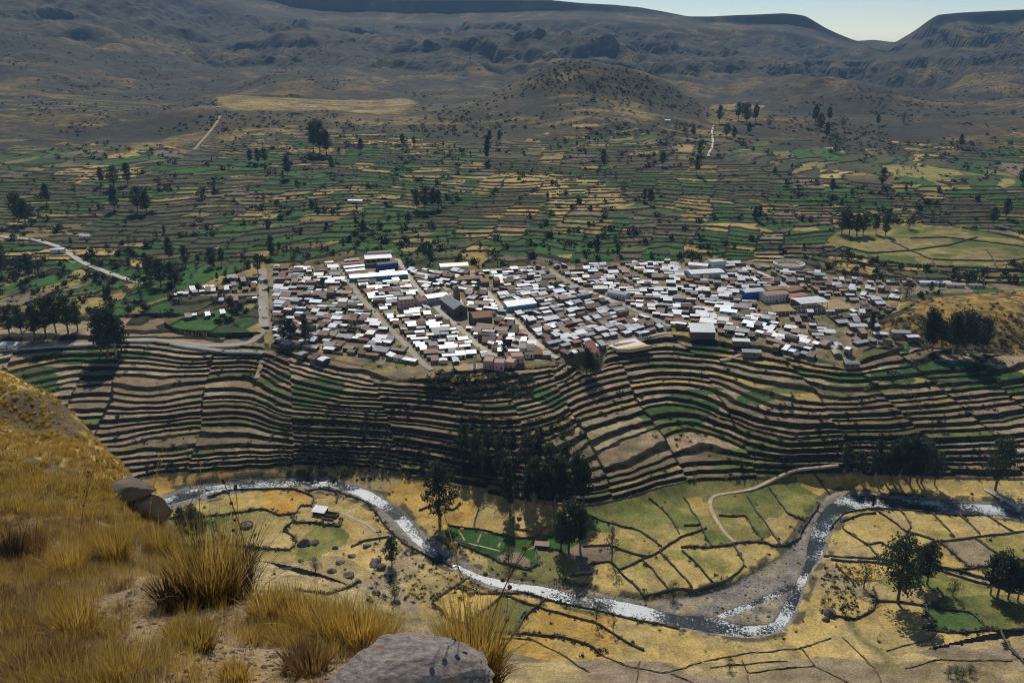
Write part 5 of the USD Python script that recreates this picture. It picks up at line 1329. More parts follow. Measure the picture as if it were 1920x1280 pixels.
def limb(p, q, r0, r1, n=6):
    p, q = np.array(p, float), np.array(q, float)
    d = q - p; d /= np.linalg.norm(d)
    u = np.cross(d, [0.3, 1, .2]); u /= np.linalg.norm(u); w = np.cross(d, u)
    a = np.linspace(0, 2 * math.pi, n, endpoint=False)
    ring_ = lambda c, r: c + r * (np.cos(a)[:, None] * u + np.sin(a)[:, None] * w)
    v = np.vstack([ring_(p, r0), ring_(q, r1)])
    f = []
    for i in range(n):
        j = (i + 1) % n
        f += [[i, j, n + j], [i, n + j, n + i]]
    return trimesh.Trimesh(v, np.array(f), process=False)
KINDS = stage.CreateClassPrim('/World/plant_kinds')
TREE_H = {}
def tree_kind(name, H, seed, width, low, nclump, leafm, barkm, slim=False, nleaf=85):
    rg = np.random.default_rng(seed)
    root = UsdGeom.Xform.Define(stage, f'/World/plant_kinds/{name}')
    lean = rg.normal(0, .03, 2) * H
    wood = [limb((0, 0, -.6), (lean[0] * .4, lean[1] * .4, H * .45), H * .024, H * .016, 8), limb((lean[0] * .4, lean[1] * .4, H * .45), (lean[0], lean[1], H * .9), H * .016, H * .004, 6)]
    cs, rs = [], []
    for i in range(nclump):
        f = low + (1 - low) * (i + .5) / nclump
        prof = math.sin(math.pi * min(1, (f - low) / (1 - low) * .86 + .12)) ** .7
        ang = i * 2.4 + rg.uniform(-.5, .5)
        rad = width * prof * rg.uniform(.25, 1.0)
        top = np.array([lean[0] * f + rad * math.cos(ang), lean[1] * f + rad * math.sin(ang), H * f * rg.uniform(.95, 1.02)])
        start = np.array([lean[0] * f * .6, lean[1] * f * .6, max(H * .2, H * f - rad * 1.1 - 1)])
        wood.append(limb(start, top, H * .008, H * .002, 5))
        cs.append(top); rs.append(width * (.42 if not slim else .6) * rg.uniform(.7, 1.25))
    obj('trunk', cat(wood), barkm, root)
    obj('crown', leaves(cs, rs, nleaf, H * .034, rg, .8, .2), leafm, root)
    TREE_H[name] = H
tree_kind('tall_eucalyptus', 22, 1, 4.6, .32, 26, 'leaf_eucalyptus', 'bark_pale')
tree_kind('broad_eucalyptus', 20, 2, 6.2, .30, 32, 'leaf_eucalyptus', 'bark')
tree_kind('slim_eucalyptus', 20, 3, 2.4, .22, 20, 'leaf_dark', 'bark_pale', True)
tree_kind('ragged_eucalyptus', 21, 4, 5.0, .25, 27, 'leaf_dark', 'bark')
tree_kind('round_tree', 8, 5, 3.4, .22, 18, 'leaf_dark', 'bark')
tree_kind('small_thin_tree', 7, 6, 1.8, .35, 10, 'leaf_shrub', 'bark', False, 45)
for i, (lm, n, wd) in enumerate((('leaf_shrub', 60, 1.0), ('leaf_dark', 70, 1.15), ('leaf_scrub', 50, 1.1))):
    rg = np.random.default_rng(40 + i)
    root = UsdGeom.Xform.Define(stage, f'/World/plant_kinds/shrub_{i}')
    k = 7
    cs = np.c_[rg.normal(0, .33 * wd, k), rg.normal(0, .33 * wd, k), rg.uniform(.3, .8, k)]
    obj('stems', cat([limb((0, 0, -.25), c * [.8, .8, .9], .05, .015, 4) for c in cs]), 'bark', root)
    obj('leaves', leaves(cs, np.full(k, .36), n // k * 2, .24, rg, .85), lm, root)
def plant(name, kind, label, catg, group, p, scale, rz):
    t = thing(name, label, catg, group, p, rz, sc=scale)
    t.GetPrim().GetReferences().AddInternalReference(f'/World/plant_kinds/{kind}')
    t.GetPrim().SetInstanceable(True)
    return t
TK = {'t': 'tall_eucalyptus', 'b': 'broad_eucalyptus', 's': 'slim_eucalyptus', 'r': 'ragged_eucalyptus', 'o': 'round_tree', 'm': 'small_thin_tree'}
# (px, py of the foot, height in the photograph, kind, label); a label of a stand of trees is shared
SINGLE = [
 (1683,1130,97,'b','tallest broad eucalyptus right of the river, its shadow falling across the straw field'),
 (1722,1097,60,'t','eucalyptus just behind the tallest broad one, left of a close pair'), (1738,1095,62,'r','eucalyptus just behind the tallest broad one, right of a close pair'),
 (1619,1102,36,'o','small round tree left of the tallest eucalyptus by the river fields'), (1786,1116,24,'o','dark round bush tree standing alone in the green meadow at right'), (1637,953,22,'s','small slim tree on the riverside wall at the river bend'),
 (825,985,104,'r','tall eucalyptus on the river bank below the terraces, shading the water'), (1066,1036,84,'b','largest tree of the clump beside the green crop plots'), (1088,1034,78,'t','right hand tree of the clump beside the green crop plots'), (1052,1030,62,'r','left hand tree of the clump beside the green crop plots'),
 (957,956,92,'s','slim tall eucalyptus rising in front of the shaded terraces, alone'), (1147,1052,52,'m','thin young tree on the field wall right of the big clump'), (953,1052,28,'o','dark bushy tree at the tip of the green crop plots'),
 (735,1060,48,'r','dark tree on the near river bank above the boulders'), (592,1072,22,'o','dark bush tree on the bare near slope below the farm shed'), (740,1122,26,'o','low dark bush tree on the near slope by the golden field'),
 (1262,1118,24,'o','small bush tree at the lower tip of the walled meadow'), (1866,918,76,'b','broad dark tree beside the footbridge at the right edge'), (1632,626,40,'s','slim dark tree at the foot of the knoll'), (1698,563,33,'o','large round dark tree on top of the knoll'),
 (1602,521,24,'o','round tree alone at the edge of the yellow pasture'), (606,548,31,'t','tall tree inside the left part of the village'), (945,666,36,'s','slim dark tree near the pink building'), (895,549,22,'b','broad tree beside the white yard behind the plaza'),
 (435,597,38,'r','dark tree on the bank left of the village road'), (600,286,66,'b','tallest dark eucalyptus far behind the village at left'), (1565,288,40,'o','big round tree among the far fields at right'), (1120,481,46,'s','tall slim tree at the back edge of the village fields'),
 (911,302,56,'s','slim tall tree far behind the village centre'), (1170,362,26,'o','round tree beside the dark green plot behind the village'), (755,276,28,'t','far tree beside the yellow strip behind the village, left of two'), (776,274,20,'t','far tree beside the yellow strip behind the village, right of two'),
 (1117,1168,34,'m','thin ragged tree on the golden near bank field'), (1150,1186,26,'m','small leaning tree on the golden near bank field'), (1368,1256,18,'o','lone dark bush on the ploughed near slope'), (540,334,46,'t','tree standing alone among the green plots far left of centre'), (265,562,30,'o','brownish round tree beside the bright green plot at left'),
]
STANDS = [
 ('dark tree in the shaded hollow of the central terraces', 'trees in the hollow of the central terraces', [(870,845,46,'r'),(892,862,50,'t'),(915,850,44,'b'),(938,872,56,'r'),(962,858,50,'t'),(985,880,58,'b'),(1010,872,52,'r'),(905,885,44,'o'),(1030,890,50,'t'),(1060,880,46,'r'),(950,900,50,'o')]),
 ('eucalyptus of the shaded stand at the foot of the central terraces', 'trees at the foot of the central terraces', [(1002,950,84,'t'),(985,948,60,'s'),(1022,944,70,'r'),(1040,948,82,'t'),(1058,950,80,'s'),(1078,950,88,'t'),(1094,940,72,'r')]),
 ('eucalyptus in the row at the right edge beside the green meadow', 'trees at the right edge beside the meadow', [(1857,1114,56,'t'),(1870,1119,64,'b'),(1890,1123,56,'r'),(1908,1126,52,'t'),(1925,1128,56,'r')]),
 ('dark tree in the grove across the right river bend', 'trees on the far bank of the right river bend', [(1585,884,46,'r'),(1612,894,42,'t'),(1640,899,62,'t'),(1660,906,66,'s'),(1684,904,72,'t'),(1705,908,74,'r'),(1727,905,66,'b'),(1752,908,50,'t'),(1672,900,58,'r'),(1718,900,60,'s')]),
 ('dark eucalyptus in the grove on the shaded face of the knoll', 'trees on the shaded face of the knoll', [(1736,652,62,'t'),(1748,658,58,'r'),(1785,668,68,'t'),(1802,668,72,'b'),(1822,664,60,'t'),(1842,660,54,'r'),(1812,655,58,'s'),(1765,648,40,'r')]),
 ('dark tree in the clumps at the front left of the village', 'trees in the front left of the village', [(532,642,40,'b'),(546,645,44,'r'),(572,644,44,'t'),(580,646,36,'o')]),
 ('dark tree behind the red roofed house at the village front', 'trees behind the red roofed house', [(1100,702,46,'r'),(1117,706,42,'o'),(1086,692,32,'o'),(1108,700,36,'t')]),
 ('small clipped tree on the village plaza', 'trees of the plaza', [(826,566,12,'o'),(836,570,12,'o'),(842,563,11,'o'),(848,560,11,'o'),(830,574,11,'o')]),
 ('large dark eucalyptus at the top of the left terraces beside the road', 'eucalyptus at the top of the left terraces', [(190,664,62,'r'),(203,668,78,'b'),(218,666,72,'t'),(228,660,56,'r')]),
 ('dark tree in the long grove at the left edge', 'trees of the left grove', [(18,628,44,'r'),(42,632,48,'t'),(66,634,52,'r'),(86,630,60,'b'),(106,628,64,'t'),(128,624,58,'b'),(146,620,48,'r'),(4,520,64,'b'),(56,524,50,'r'),(72,518,46,'o')]),
 ('dark leafy tree at the left end of the village row', 'trees at the left end of the village row', [(284,528,50,'b'),(302,538,56,'b'),(322,534,46,'r'),(275,516,44,'t'),(334,528,40,'o')]),
 ('tree in the dark stand amid the fields behind the village', 'trees in the middle of the rear fields', [(782,392,42,'r'),(797,394,48,'b'),(812,392,44,'t'),(822,390,38,'r')]),
 ('tree in the dark stands among the far left fields', 'trees among the far left fields', [(36,418,56,'b'),(48,420,46,'r'),(88,384,40,'t'),(215,394,44,'r'),(258,398,50,'b'),(275,400,44,'r'),(190,348,34,'t'),(214,352,42,'b'),(240,346,42,'r'),(318,492,50,'t'),(348,500,44,'r'),(398,502,40,'b'),(416,498,36,'t')]),
 ('far eucalyptus in the rows beyond the rear left fields', 'trees beyond the rear left fields', [(469,308,30,'t'),(484,308,32,'r'),(497,306,30,'b'),(588,284,58,'t'),(612,290,50,'r'),(622,322,32,'t'),(676,287,30,'t'),(936,268,26,'t'),(918,266,24,'r'),(508,482,44,'t'),(484,512,40,'r'),(552,492,30,'o'),(682,442,34,'r'),(806,492,40,'t'),(916,486,30,'o')]),
 ('far eucalyptus of the groves behind the central hill', 'trees of the groves behind the central hill', [(1348,232,36,'t'),(1384,226,36,'t'),(1400,232,40,'b'),(1416,230,36,'t'),(1392,218,26,'r'),(1362,258,28,'b'),(1376,262,26,'r'),(1404,252,24,'r'),(1442,238,22,'o'),(1300,258,26,'t'),(1268,246,20,'o'),(1284,250,22,'o'),(1528,232,36,'t'),(1538,244,32,'b'),(1554,228,28,'t'),(1550,258,30,'r'),(1645,236,22,'t'),(1694,232,20,'o'),(1580,238,18,'o'),(1306,328,40,'t'),(1312,292,30,'r'),(1242,312,30,'b'),(1132,304,28,'r'),(1800,278,26,'t')]),
 ('dark tree in the stands above the yellow pasture at right', 'trees above the yellow pasture', [(1578,438,46,'b'),(1592,442,46,'t'),(1606,442,44,'r'),(1618,440,40,'b'),(1642,438,36,'t'),(1660,442,36,'r'),(1704,428,26,'o'),(1862,422,34,'b'),(1886,408,36,'r'),(1916,348,32,'b'),(1560,364,30,'t'),(1654,348,36,'r'),(1424,416,34,'t'),(1416,412,28,'r'),(1220,384,30,'b'),(1208,378,28,'r')]),
 ('dark tree in the pasture beside the rocky near hillside', 'trees in the pasture below the near hillside', [(344,1014,52,'r'),(364,1018,58,'b'),(379,1010,44,'r')]),
 ('low dark bush tree in the short row at the bottom right', 'bush trees of the bottom right row', [(1778,1268,15,'o'),(1792,1268,15,'o'),(1804,1272,15,'o'),(1818,1266,15,'o')]),
 ('tree of the row of houses behind the knoll', 'trees behind the knoll', [(1745,549,22,'r'),(1762,541,18,'o'),(1795,528,16,'o'),(1668,530,14,'o')]),
]
rgt = np.random.default_rng(77)
def put_tree(px, py, hp, k, label, group):
    p = spot(px, py)
    kind = TK[k]
    rngd = math.hypot(p[1], p[0])
    dep = math.atan2(EYE - p[2], p[1])
    hm = hp / FPX * math.hypot(rngd, EYE - p[2]) / math.cos(dep) * (1.04 if py > 560 else .86)
    catg = 'tree'
    plant(kind if kind != 'round_tree' else 'bushy_tree', kind, label, catg, group, (p[0], p[1], p[2] - .1), hm / TREE_H[kind], rgt.uniform(0, 6.28))
for px, py, hp, k, lab in SINGLE:
    put_tree(px, py, hp, k, lab, None)
for lab, gp, lst in STANDS:
    for j, (px, py, hp, k) in enumerate(sorted(lst)):
        put_tree(px, py, hp, k, f'{lab}, {ORD[j]} from left', gp)

# ------------------------------------------------------------------ shrubs: sampled where walls, banks and scrub are
def instancer(name, label, catg, protos, pts, scales, rots, which):
    pi = UsdGeom.PointInstancer.Define(stage, '/World/' + numbered(name))
    tg = []
    for i, (m, mat) in enumerate(protos):
        q = obj(f'kind_{i}', m, mat, pi)
        tg.append(q.GetPath())
    pi.CreatePrototypesRel().SetTargets(tg)
    pi.CreatePositionsAttr(Vt.Vec3fArray.FromNumpy(np.asarray(pts, np.float32)))
    s = np.asarray(scales, np.float32)
    pi.CreateScalesAttr(Vt.Vec3fArray.FromNumpy(s if s.ndim == 2 else np.repeat(s[:, None], 3, 1)))
    h = np.asarray(rots) / 2
    pi.CreateOrientationsAttr(Vt.QuathArray([Gf.Quath(float(math.cos(a)), 0.0, 0.0, float(math.sin(a))) for a in h]))
    pi.CreateProtoIndicesAttr(Vt.IntArray.FromNumpy(np.asarray(which, np.int32)))
    tag(pi, label, catg, None, 'stuff')
def shrub_mesh(seed, n, size, k=6, wd=.36):
    rg = np.random.default_rng(seed)
    cs = np.c_[rg.normal(0, wd, k), rg.normal(0, wd, k), rg.uniform(.25, .75, k)]
    return leaves(cs, np.full(k, .38), n // k, size, rg, .8)
SHR = [(shrub_mesh(51, 70, .30), 'leaf_shrub'), (shrub_mesh(52, 80, .28), 'leaf_dark'), (shrub_mesh(53, 60, .28), 'leaf_scrub'), (shrub_mesh(54, 40, .26), 'leaf_dry')]
rgs = np.random.default_rng(91)
def in_frame(n, box_px):
    return rgs.uniform(box_px[0], box_px[2], n), rgs.uniform(box_px[1], box_px[3], n)
def kinds_at(px, py):
    p = ground_at(px, py, base, 240.0, 6000.0, 260)
    p[:, 2] = GROUND(p[:, 0], p[:, 1])
    o = np.argsort(p[:, 1])
    k = np.zeros(len(p), int)
    for a in np.array_split(o, 4):
        k[a] = land(p[a, 0][None], p[a, 1][None])[3][0]
    return p, k
def free_of_houses(p):
    return ~shapely.contains_xy(HOUSE_AREA.buffer(1.0), p[:, 0], p[:, 1])
shapely.prepare(HOUSE_AREA)
# terraced slope
px, py = in_frame(9000, (0, 640, 1920, 905)); p, k = kinds_at(px, py)
dens = .16 + .75 * sstep(n2(p[:, 0], p[:, 1], 26, 161, 3), .5, .68)
for cx, cy, rx, ry, a in ((700, 870, 260, 30, .5), (900, 725, 120, 22, .9), (1480, 820, 110, 60, .7), (1700, 860, 160, 40, .7), (960, 900, 180, 40, .5), (480, 880, 200, 25, .9), (1650, 700, 80, 30, .6), (1800, 690, 150, 50, .5)):
    dens = dens + a * (((px - cx) / rx) ** 2 + ((py - cy) / ry) ** 2 < 1)
ok = (rgs.random(len(p)) < dens * np.where(k == 11, 1.0, .22)) & np.isin(k, (1, 11)) & free_of_houses(p)
slope_p = p[ok]
# bank under the promontory, packed
px, py = in_frame(700, (800, 705, 1000, 748)); pb, k = kinds_at(px, py); px, py = in_frame(420, (850, 785, 1090, 885)); pc, k = kinds_at(px, py); px, py = in_frame(420, (560, 830, 900, 900)); pd_, k = kinds_at(px, py); slope_p = np.vstack([slope_p, pb, pc, pd_])
# farmland behind the village
px, py = in_frame(17000, (0, 240, 1920, 640)); p, k = kinds_at(px, py)
dens = .16 + .84 * sstep(n2(p[:, 0], p[:, 1], 55, 163, 3), .44, .64)
ok = (rgs.random(len(p)) < dens * np.where(k == 12, .8, .3)) & np.isin(k, (2, 12)) & free_of_houses(p) & (spot_weight(p[:, 0], p[:, 1], FARM_W[30]) > 1)
farm_p = p[ok]
# small trees standing about the fields
px, py = in_frame(2600, (0, 262, 1920, 560)); pt, k = kinds_at(px, py)
dens = .05 + .9 * sstep(n2(pt[:, 0], pt[:, 1], 60, 168, 3), .52, .68)
pt = pt[(rgs.random(len(pt)) < dens) & np.isin(k, (2, 12)) & free_of_houses(pt) & (spot_weight(pt[:, 0], pt[:, 1], FARM_W[30]) > 1)][:240]
for q, xy in zip(pt, to_px(pt)):
    side = 'left of' if xy[0] < 490 else 'behind' if xy[0] < 1400 else 'right of'
    deep = 'nearest' if xy[1] > 430 else 'middle' if xy[1] > 340 else 'farthest'
    kk = str(rgs.choice(['round_tree', 'ragged_eucalyptus', 'small_thin_tree', 'broad_eucalyptus'], p=[.5, .2, .12, .18]))
    plant('small_tree', kk, f'small dark tree in the {deep} belt of stepped plots {side} the village', 'tree', f'small trees in the {deep} plots {side} the village', (q[0], q[1], q[2] - .1), rgs.uniform(4.0, 8.5) / TREE_H[kk], rgs.uniform(0, 6.28))
# hedges along the valley walls
hedge = []
for i, q in enumerate(FLAT_XY):
    wild = i in (1, 18, 20, 24, 27, 41, 55, 56, 57, 58, 59, 60, 61, 62, 63, 64) or rgs.random() < .2
    n = int(len(q) * (3.5 if wild else .5))
    j = rgs.integers(0, len(q) - 1, n); f = rgs.random(n)[:, None]
    hedge.append(q[j] * (1 - f) + q[j + 1] * f + np.c_[rgs.normal(0, .9, (n, 2)), np.zeros(n)])
px, py = in_frame(1500, (330, 900, 1920, 1270)); p, k = kinds_at(px, py)
d_ = D_BED(p[:, 0], p[:, 1])
bank = p[(d_ > -6) & (d_ < 1.0) & (rgs.random(len(p)) < .55)]
wildp = p[np.isin(k, (0, 7)) & (d_ < -4) & (rgs.random(len(p)) < (.05 + .5 * (px < 800) * sstep(n2(p[:, 0], p[:, 1], 16, 165, 3), .45, .65)))]
px, py = in_frame(260, (690, 1020, 900, 1130)); pw, k = kinds_at(px, py); pw = pw[(D_BED(pw[:, 0], pw[:, 1]) < -1)]
px, py = in_frame(160, (1540, 1060, 1610, 1150)); px2, k2 = kinds_at(px, py); px2 = px2[(D_BED(px2[:, 0], px2[:, 1]) < -1)]
flat_p = np.vstack(hedge + [bank, wildp, pw, px2])
flat_p[:, 2] = GROUND(flat_p[:, 0], flat_p[:, 1])
flat_p = flat_p[D_WATER(flat_p[:, 0], flat_p[:, 1]) < -1]
# village yards, knoll and hills
px, py = in_frame(1500, (480, 490, 1700, 690)); p, k = kinds_at(px, py)
yard_p = p[(k == 3) & free_of_houses(p) & (rgs.random(len(p)) < .28)]
px, py = in_frame(1500, (1590, 545, 1920, 670)); p, k = kinds_at(px, py)
knoll_p = p[(k == 4) & (rgs.random(len(p)) < np.where(py > 590, .75, .25))]
px, py = in_frame(9000, (0, 60, 1920, 290)); p, k = kinds_at(px, py)
dens = sstep(n2(p[:, 0], p[:, 1], 130, 167, 4), .42, .62)
hill_p = p[np.isin(k, (4, 5)) & (p[:, 1] < 3600) & (rgs.random(len(p)) < dens) & ~inside(PLAIN, p[:, 0], p[:, 1])]
allp = np.vstack([slope_p, farm_p, flat_p, yard_p, knoll_p, hill_p])
src = np.repeat(np.arange(6), [len(slope_p), len(farm_p), len(flat_p), len(yard_p), len(knoll_p), len(hill_p)])
lo_ = np.array([.7, 1.2, .6, .8, .7, 2.2])[src]; hi_ = np.array([2.8, 6.6, 1.7, 2.6, 2.4, 6.0])[src]
size = lo_ + (hi_ - lo_) * rgs.random(len(allp)) ** np.where(src == 1, 1.45, 2.0)
wh = np.where(src == 2, rgs.choice([0, 1, 2, 3], len(allp), p=[.35, .35, .2, .1]), np.where(src >= 4, rgs.choice([0, 1, 2, 3], len(allp), p=[.1, .4, .5, 0]), rgs.choice([0, 1, 2, 3], len(allp), p=[.45, .35, .18, .02])))
allp[:, 2] -= .12 * size
seen = size / allp[:, 1]
big = np.argsort(-seen)[:300]
pxb = to_px(allp[big])
def where_shrub(s, q, p):
    if s == 0:
        return ('left of the village lane', 'below the village front', 'on the right hand slope')[0 if q[0] < 480 else 1 if q[0] < 1250 else 2], 'terrace wall shrub'
    return '', ''
SHL = {0: ['dark green shrub growing on the terrace walls left of the lane', 'dark green shrub growing on the terrace walls below the village', 'dark green shrub growing on the terrace walls at right'], 1: ['bushy green shrub among the stepped plots left of the village', 'bushy green shrub among the stepped plots behind the village', 'bushy green shrub among the stepped plots right of the village'],
       2: ['low shrub in the pasture and hedges around the river farm', 'low shrub along the banks and walls of the middle river', 'low shrub along walls and river bank at the right'], 3: ['small shrub in a village yard at left', 'small shrub in a village yard at the centre', 'small shrub in a village yard at right'],
       4: ['scrubby bush on the dry knoll'] * 3, 5: ['dark scrub bush on the far hillside at left', 'dark scrub bush on the central hillside', 'dark scrub bush on the far hillside at right']}
CUT = {0: (480, 1250), 1: (490, 1400), 2: (700, 1300), 3: (800, 1150), 4: (0, 1), 5: (640, 1320)}
for i, q in zip(big, pxb):
    s = int(src[i]); a, b = CUT[s]
    lab = SHL[s][0 if q[0] < a else 1 if q[0] < b else 2]
    plant('shrub', f'shrub_{min(int(wh[i]), 2)}', lab, 'shrub', lab.replace('shrub', 'shrubs').replace('bush on', 'bushes on'), allp[i], size[i], rgs.uniform(0, 6.28))
rest = np.setdiff1d(np.arange(len(allp)), big)
for s, nm, lab in ((0, 'terrace_scrub', 'smaller dark shrubs scattered along the terrace walls'), (1, 'field_scrub', 'smaller green bushes scattered between the stepped plots'), (2, 'bank_scrub', 'smaller shrubs along the river banks and field walls'), (3, 'yard_scrub', 'smaller bushes in the village yards'), (4, 'knoll_scrub', 'smaller scrub covering the dry knoll'), (5, 'hill_scrub', 'dark scrub dotted over the far hills')):
    r = rest[src[rest] == s]
    if len(r):
        sc = size[r]
        instancer(nm, lab, 'scrub', SHR, allp[r], np.stack([sc * rgs.uniform(.9, 1.3, len(r)), sc * rgs.uniform(.9, 1.3, len(r)), sc * rgs.uniform(.7, 1.0, len(r))], 1), rgs.uniform(0, 6.28, len(r)), wh[r])
# ------------------------------------------------------------------ boulders and river stones
def rock(seed, n=2, rough=.22, flat=.7, cuts=5):
    rg = np.random.default_rng(seed)
    m = trimesh.creation.icosphere(n)
    v = np.array(m.vertices)
    for _ in range(cuts):
        d = rg.normal(size=3); d /= np.linalg.norm(d)
        h = rg.uniform(.45, .8)
        s = v @ d
        v = v - np.where(s > h, (s - h) * .93, 0)[:, None] * d
    v *= 1 + rough * (fbm(v * 1.7 + seed, 4, seed)[:, None] - .5) * 2
    v[:, 2] *= flat
    return trimesh.Trimesh(v, m.faces, process=False)
BOULD = [(960-240,1032,0),]
for i, (px, py, r, lab) in enumerate([
 (706,1058,3.4,'large dark boulder on the near river slope, biggest of its pair'), (716,1064,2.4,'dark boulder leaning on the largest one of the near river slope'), (570,1020,3.6,'large dark boulder at the edge of the green pasture'), (590,1018,2.4,'grey boulder beside the dark one at the pasture edge'),
 (688,1024,2.2,'grey boulder at the right end of the green pasture'), (660,1042,2.0,'boulder in the middle of the stony near slope'), (638,1055,2.2,'dark boulder right of the lone bush on the near slope'), (622,1072,2.4,'boulder below the lone bush on the near slope'), (654,1080,2.6,'pale flat boulder on the near slope'),
 (672,1090,1.8,'small dark boulder beside the pale flat one'), (704,1112,2.2,'flat slab lying on the bare tan ground'), (744,1130,1.8,'low rock below the dark bush of the near slope'), (1557,1150,3.0,'dark rock at the bank beside the lower river'), (628,1028,1.6,'small boulder below the green pasture'), (1548,1160,2.0,'small dark rock at the bank of the lower river')]):
    p = spot(px, py)
    t = obj('boulder', rock(200 + i, 2, .25, .75).apply_scale(r).apply_translation((p[0], p[1], p[2] + r * .1)), 'boulder')
    tag(t, lab, 'boulder')
px, py = in_frame(8000, (300, 885, 1920, 1195))
p = ground_at(px, py, base, 240.0, 600.0, 200)
p[:, 2] = GROUND(p[:, 0], p[:, 1])
d_, w_ = D_BED(p[:, 0], p[:, 1]), D_WATER(p[:, 0], p[:, 1])
p = p[(d_ > 0.2) & ((w_ < 1.0) | (rgs.random(len(p)) < np.where(px < 640, .85, .22)))]
p[:, 2] = np.maximum(p[:, 2], 0.0) + .02
instancer('river_stones', 'grey stones and boulders littering the river bed', 'stones', [(rock(301, 1, .2, .6), 'river_stone'), (rock(302, 1, .25, .6), 'stone_dark')], p, .16 + .75 * rgs.random(len(p)) ** 4, rgs.uniform(0, 6.28, len(p)), rgs.choice([0, 1], len(p), p=[.7, .3]))

# ------------------------------------------------------------------ the hillside the viewer stands on
FG = [(-150,1400,2.2),(200,1400,2.2),(500,1400,2.2),(800,1400,2.3),(1000,1420,2.3),(1200,1500,2.3),(-100,1280,3.0),(100,1280,3.0),(300,1280,2.95),(500,1275,2.95),(700,1275,2.9),(880,1290,2.9),
 (-100,1180,4.2),(100,1180,4.2),(300,1180,4.1),(450,1185,3.9),(600,1215,3.6),(720,1230,3.4),(850,1245,3.2),(430,1100,5.6),(500,1125,5.0),(560,1140,4.7),(640,1172,4.3),(700,1195,4.0),(780,1215,3.8),(870,1245,3.5),(920,1285,3.1),
 (430,1140,7),(560,1190,6.2),(640,1225,5.6),(700,1255,5.2),(780,1280,5),(870,1310,4.6),(920,1350,4.2),(1000,1440,4),(560,1270,9),(700,1330,8),(900,1430,7),
 (-100,1080,6.5),(100,1080,6.5),(250,1080,6.5),(350,1085,6.3),(-100,1000,9.5),(100,1000,9.5),(230,1010,9.5),(320,1040,9),(-100,920,15),(50,925,15),(150,930,16),(230,955,17),(290,985,18),(-100,830,24),(50,840,24),(150,860,25),(220,900,25),(280,950,25),
 (-100,740,36),(0,752,36),(60,790,35),(130,830,33),(200,880,31),(250,920,29),(295,965,27),(-100,650,50),(0,702,46),(60,737,44),(120,771,41),(180,822,38),(240,886,34),(290,950,30),(325,990,26),
 (-100,690,62),(0,742,58),(60,777,56),(120,815,53),(180,865,49),(240,930,44),(290,990,38),(325,1030,33),(360,1078,20),(400,1115,13),(-100,760,90),(0,810,85),(120,880,80),(240,990,70),(330,1080,55),(420,1160,30),
 (500,1350,15),(700,1420,15),(900,1500,15),(500,1350,40),(700,1400,40),(900,1450,40),(1100,1500,40),(500,1300,90),(900,1400,90),(1100,1450,90),(1300,1600,15),(1300,1600,4)]
fgp = np.array([at_y(a, b, c) for a, b, c in FG])
frbf = RBFInterpolator(np.stack([fgp[:, 0] / fgp[:, 1], np.log(fgp[:, 1])], 1), fgp[:, 2], kernel='thin_plate_spline', smoothing=1e-7)
fu, fy = np.linspace(-.95, .42, 420), np.geomspace(1.9, 96, 420)
U, Yg = np.meshgrid(fu, fy, indexing='ij')
cu, cw = np.linspace(-.95, .42, 90), np.linspace(math.log(1.9), math.log(96), 110)
cz = frbf(np.stack(np.meshgrid(cu, cw, indexing='ij'), -1).reshape(-1, 2)).reshape(90, 110)
Zf = ndimage.map_coordinates(cz, [np.clip((U - cu[0]) / (cu[-1] - cu[0]) * 89, 0, 89), (np.log(Yg) - cw[0]) / (cw[-1] - cw[0]) * 109], order=3)
Xf = U * Yg
far_ = sstep(Yg, 8, 16)
Zf = Zf - .7 * (1 - sstep(Yg, 1.9, 2.5))
bump_ = (n2(Xf, Yg, .55, 171, 4) - .5) * .16 * (1 - far_) + (n2(Xf, Yg, .12, 173, 3) - .5) * .035 * (1 - far_) + (n2(Xf, Yg, 2.6, 175, 5) - .5) * .9 * far_ + (n2(Xf, Yg, .8, 176, 3) - .5) * .3 * far_
Zf = Zf + bump_
Zf = Zf * (1 - sstep(Yg, 62, 95)) + (base(Xf, np.maximum(Yg, 40)) - 2) * sstep(Yg, 62, 95)
q1, q2 = n2(Xf, Yg, .8, 181, 4)[..., None], n2(Xf, Yg, 3.0, 183, 4)[..., None]
near_c = np.array([.27, .195, .115]) * (.7 + .55 * q1)
near_c = near_c * (1 - .6 * sstep(q1, .54, .66)) + np.array([.30, .20, .07]) * .6 * sstep(q1, .54, .66)
far_c = np.array([.46, .33, .11]) * (.65 + .6 * q2)
rk = sstep(n2(Xf * 1.0, Yg * .6, 3.2, 185, 4), .56, .63)[..., None] * .85
far_c = far_c * (1 - rk) + np.array([.075, .065, .05]) * rk
cfg = near_c * (1 - far_[..., None]) + far_c * far_[..., None]
idx = np.arange(U.size).reshape(U.shape)
ff = np.stack([idx[:-1, :-1], idx[1:, :-1], idx[1:, 1:], idx[:-1, 1:]], -1).reshape(-1, 4)
soil('hillside_soil', fine=9.0, coarse=.9, contrast=.35, bump=.5)
tag(obj('near_hillside', (np.stack([Xf, Yg, Zf], -1).reshape(-1, 3), ff), 'hillside_soil', None, True, cfg.reshape(-1, 3)), 'steep dry hillside of earth and golden grass where the viewer stands', 'hillside', kind='structure')
FGS = Surface(); FGS.add(fu, fy, Zf)
def fgz(x, y):
    return FGS(x, y)
def fspot(px, py):
    return ground_at(px, py, lambda x, y: FGS(x, np.broadcast_to(y, np.shape(x))) if True else 0, 2.0, 90.0, 200)
